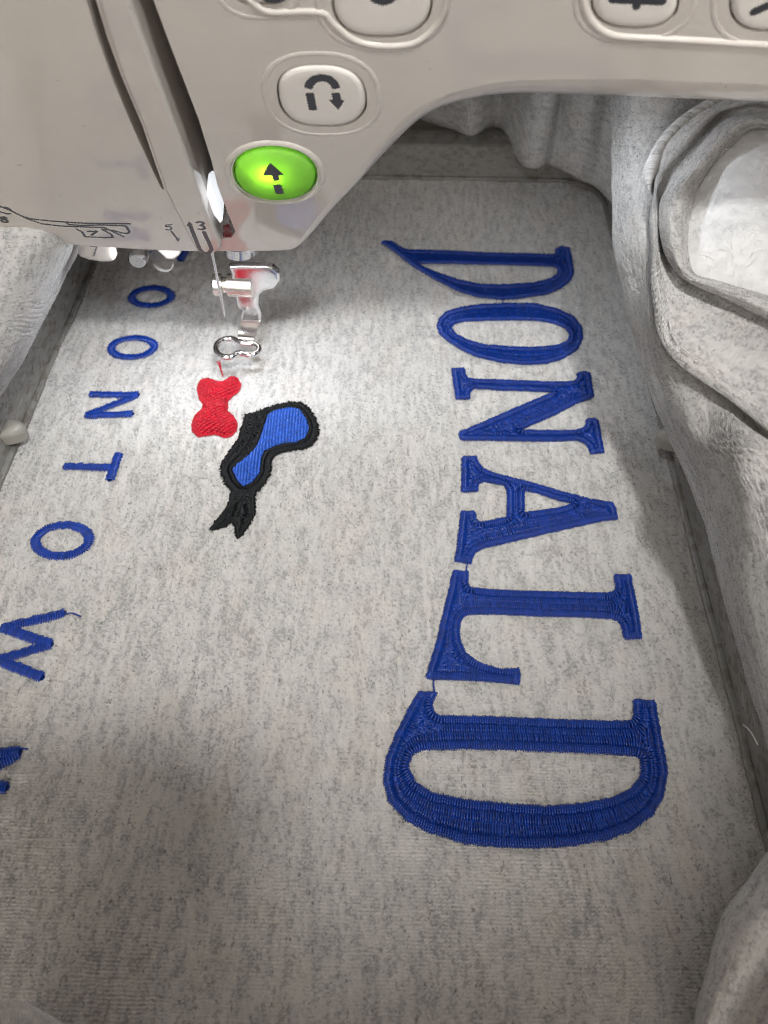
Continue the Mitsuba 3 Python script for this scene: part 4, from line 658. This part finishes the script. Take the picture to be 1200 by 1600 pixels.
names = {'rev': ('reverse_button', 'white reverse stitch button marked with a U turn arrow'), 'topbtn': ('menu_button', 'large rounded button cut by the top of the frame'), 'topbtn2': ('menu_button', 'small button beside the large one at the top of the frame'), 'plus': ('menu_button', 'rounded button marked with a plus sign'), 'side': ('menu_button', 'button marked with a slanting bar beside the plus button')}
icons = {'rev': [ink(q, .0013, 0.00036, 2) for q in D['revicon']] + [decal(Polygon(mm(D['revhead'])), 0.00036)], 'topbtn': [ink(D['topicon'], .0014, 0.00036)], 'topbtn2': [ink(D['top2icon'], .002, 0.00036)], 'plus': [ink(q, .0011, 0.00036) for q in D['plusicon']] , 'side': [ink(D['sideicon'], .0012, 0.00036)]}
for k in ('rev', 'topbtn', 'topbtn2', 'plus', 'side'):
    b = obj(names[k][0], raised_solid(btn[k], [(.0000, -.0022), (.0000, -.0004), (.0004, .0001), (.0010, .00025)], .0000), 'button_plastic', mach, smooth=40, label=names[k][1])
    obj('icon', cat(icons[k]), 'print_ink', b, smooth=False)
    obj('button_rim', rim(btn[k].buffer(.0003), .0014, .0009, .00014), 'machine_plastic', mach, smooth=40)
sb = obj('start_button', raised_solid(btn['start'], [(.0003, -.0022), (.0003, .0000), (.0007, .0006), (.0014, .0009)], .0007), 'green_cap', mach, smooth=40, label='oval green start button glowing from inside')
obj('icon', cat([decal(Polygon(mm(q)).buffer(.00012), .0019) for q in D['starticon']]), 'print_ink', sb, smooth=False)
obj('button_rim', rim(btn['start'], .0006, .0011, .0004), 'machine_plastic', mach, smooth=40)
pl = decal(btn['start'].buffer(.0006), -.0062); obj('button_well', pl, 'button_plastic', mach, smooth=30)
c_ = np.array(btn['start'].centroid.coords[0]) + np.array([-.0008, .0018])
k_ = obj('button_light', disc(face3(c_[0], c_[1], -.0011), FN, .0010), 'lamp_shell', mach, smooth=False)
scene[k_]['emitter'] = {'type': 'area', 'radiance': rgb(36, 50, 6), 'sampling_weight': .12}
for k, w in (('ridge1', .0012), ('ridge2', .0013)):
    l = smooth_curve(mm(D[k]), .0008)
    obj('moulded_ridge', tube(face3(l[:, 0], l[:, 1], np.full(len(l), -.0002)), w / 2, 10), 'machine_plastic', mach, smooth=True)
g_ = [ink(q, .00058, .00009) for q in D['lines']] + [ink(D['five'][0], .0004, .00008), ink(D['five'][1], .0005, .00008), decal(Polygon(mm(D['fivehead'])), .00008, .0005)]
obj('threading_guide', cat(g_), 'print_ink', mach, smooth=False, label='thin printed threading lines with the numbers 7, 8 and 5')
g_ = [ink(D['three'][0], .0006, .00128), ink(D['three'][1], .0009, .00128), decal(Polygon(mm(D['threehead'])), .00128, .0006)]
obj('printed_arrow', cat(g_), 'print_ink', cov, smooth=False)
for k, l in (('lens', .0004), ('lens2', .0002)):
    k_ = obj('lamp_lens', raised_solid(soft_poly(mm(D[k]), .0001).buffer(-.0010 if k == 'lens' else 0), [(0, -.004), (0, l - .0004), (.0003, l)], .0003), 'button_plastic' if k == 'lens' else 'clear_solid', mach, smooth=False if k == 'lens' else 40)
    if k == 'lens': scene[k_]['emitter'] = {'type': 'area', 'radiance': rgb(.40, .43, .47), 'sampling_weight': .1}  # even glow put into the lens to imitate the lamp glint
# needle, presser foot
obj('needle', lathe([(.00003, .0155), (.00022, .0172), (.00034, .021), (.00036, .034), (.0007, .0365), (.00085, .040), (.0009, .062)], [-.0016, 0, 0], [0, 0, 1], 16), 'steel', mach, smooth=40)
foot = numbered('presser_foot', mach); labels[foot] = {'label': 'chrome embroidery foot with open ring at its end'}
def vplate(pts, y, th, r=.0003, warp=None):
    q = poly_dense(soft_poly(mm(pts), r), .0005); rg = np.array(q.exterior.coords)[:-1]; nn = inward(rg, q)
    rows = []
    for ins, dy in ((.0009, 0), (.0004, .0001), (.0001, .0004), (0, .0008), (0, th - .0004), (.0004, th)):
        p = rg + nn * ins; rows.append(np.c_[p[:, 0], np.full(len(p), y + dy), p[:, 1]])
    last = rg + nn * .0009; p, t, _ = tri_poly(Polygon(last), .0012)
    back = rg + nn * .0004; pb, tb, _ = tri_poly(Polygon(back), .0012)
    m = fix(cat([grid_mesh(np.array(rows), closed_v=True), trimesh.Trimesh(np.c_[p[:, 0], np.full(len(p), y), p[:, 1]], t, process=False), trimesh.Trimesh(np.c_[pb[:, 0], np.full(len(pb), y + th), pb[:, 1]], tb, process=False)]))
    return m
def lean(m, y0, z0, k, kk=0):
    v = np.array(m.vertices); v[:, 1] += k * (v[:, 2] - z0) + kk * (v[:, 2] - z0) ** 2; m.vertices = v; return m
obj('plate', lean(vplate(D['foot'], .006, .0022), .006, .022, -.12), 'chrome', foot, smooth=40)
nk = mm(D['neck']); (x0, z0), (x1, z1) = nk[0]; (x2, z2), (x3, z3) = nk[1]
P = []
for t in np.linspace(0, 1, 10):
    yy = .0066 - .0042 * t - .0010 * math.sin(np.pi * t); l = np.array([x0 + (x2 - x0) * t, z0 + (z2 - z0) * t + .0008 * (1 - t)]); r_ = np.array([x1 + (x3 - x1) * t, z1 + (z3 - z1) * t + .0008 * (1 - t)])
    P.append([[l[0], yy, l[1]], [r_[0], yy, r_[1]], [r_[0], yy + .0012, r_[1]], [l[0], yy + .0012, l[1]]])
obj('neck', grid_mesh(np.array(P), closed_v=True), 'chrome', foot, smooth=30)
rg = smooth_curve(np.c_[mm(D['ring']), np.full(len(D['ring']), .0065)], .0004, True)
rg = np.vstack([rg, rg[:1]])
obj('ring', tube(rg, .00078, 12, caps=False), 'chrome', foot, smooth=True)
sk = mm(D['shank']); xc = sk[:, 0].mean(); 
obj('shank', lathe([(.0001, .029), (.0042, .029), (.0042, .0315), (.0032, .0318), (.0032, .062)], [xc + .0005, .0095, 0], [0, 0, 1], 28), 'chrome', foot, smooth=40)
s0, s1 = mm(D['screw'])
obj('clamp_screw', lathe([(.0001, 0), (.0024, 0), (.0028, .0004), (.0028, .0024), (.0020, .0027), (.0020, .0036), (.0029, .0038), (.0029, .0100), (.0001, .0100)], [s0[0], .007, (s0[1] + s1[1]) / 2], [1, 0, 0], 28), 'brass', foot, smooth=40, label='pale brass clamp screw beside the foot')
lv = numbered('threader_lever', mach)
obj('paddle', vplate(D['lever'], -.006, .003, .0004), 'machine_plastic', lv, smooth=40)
obj('number', cat([tube(np.c_[a[:, 0], np.full(len(a), -.00605), a[:, 1]], .00018, 6) for a in [resample(mm(D['lever7']), .0005)]]), 'slot_dark', lv, smooth=True)
kx, kz = mm(D['knob'])[0]
obj('guide_knob', lathe([(.0001, -.0006), (.0018, -.0006), (.0023, 0), (.0023, .003), (.0001, .003)], [kx, .002, kz], [0, 1, 0], 28), 'chrome', mach, smooth=40)
dx = mm(D['disc']); 
obj('clear_disc', lathe([(.0001, 0), (.0028, 0), (.0030, .0002), (.0030, .0008), (.0001, .0010)], [dx[0][0], .006, dx[0][1]], [.1, 1, -.2], 28), 'clear_solid', mach, smooth=40)
obj('bracket', vplate(D['white'], .003, .003, .0003), 'machine_plastic', mach, smooth=40)
obj('guide_arm', vplate(D['blackbit'], .006, .003, .0002), 'slot_dark', mach, smooth=40)
obj('bed', box(-.12, -.03, -.027, .55, .22, -.006), 'bed_plastic', mach, smooth=False)
obj('unseen_upper_housing', box(-.09, -.075, .152, .50, .12, .33), 'machine_plastic', mach, smooth=False)  # out of view, placed to block ceiling light behind the arm
obj('pillar', box(.33, -.03, -.006, .50, .20, .16), 'machine_plastic', mach, smooth=False)
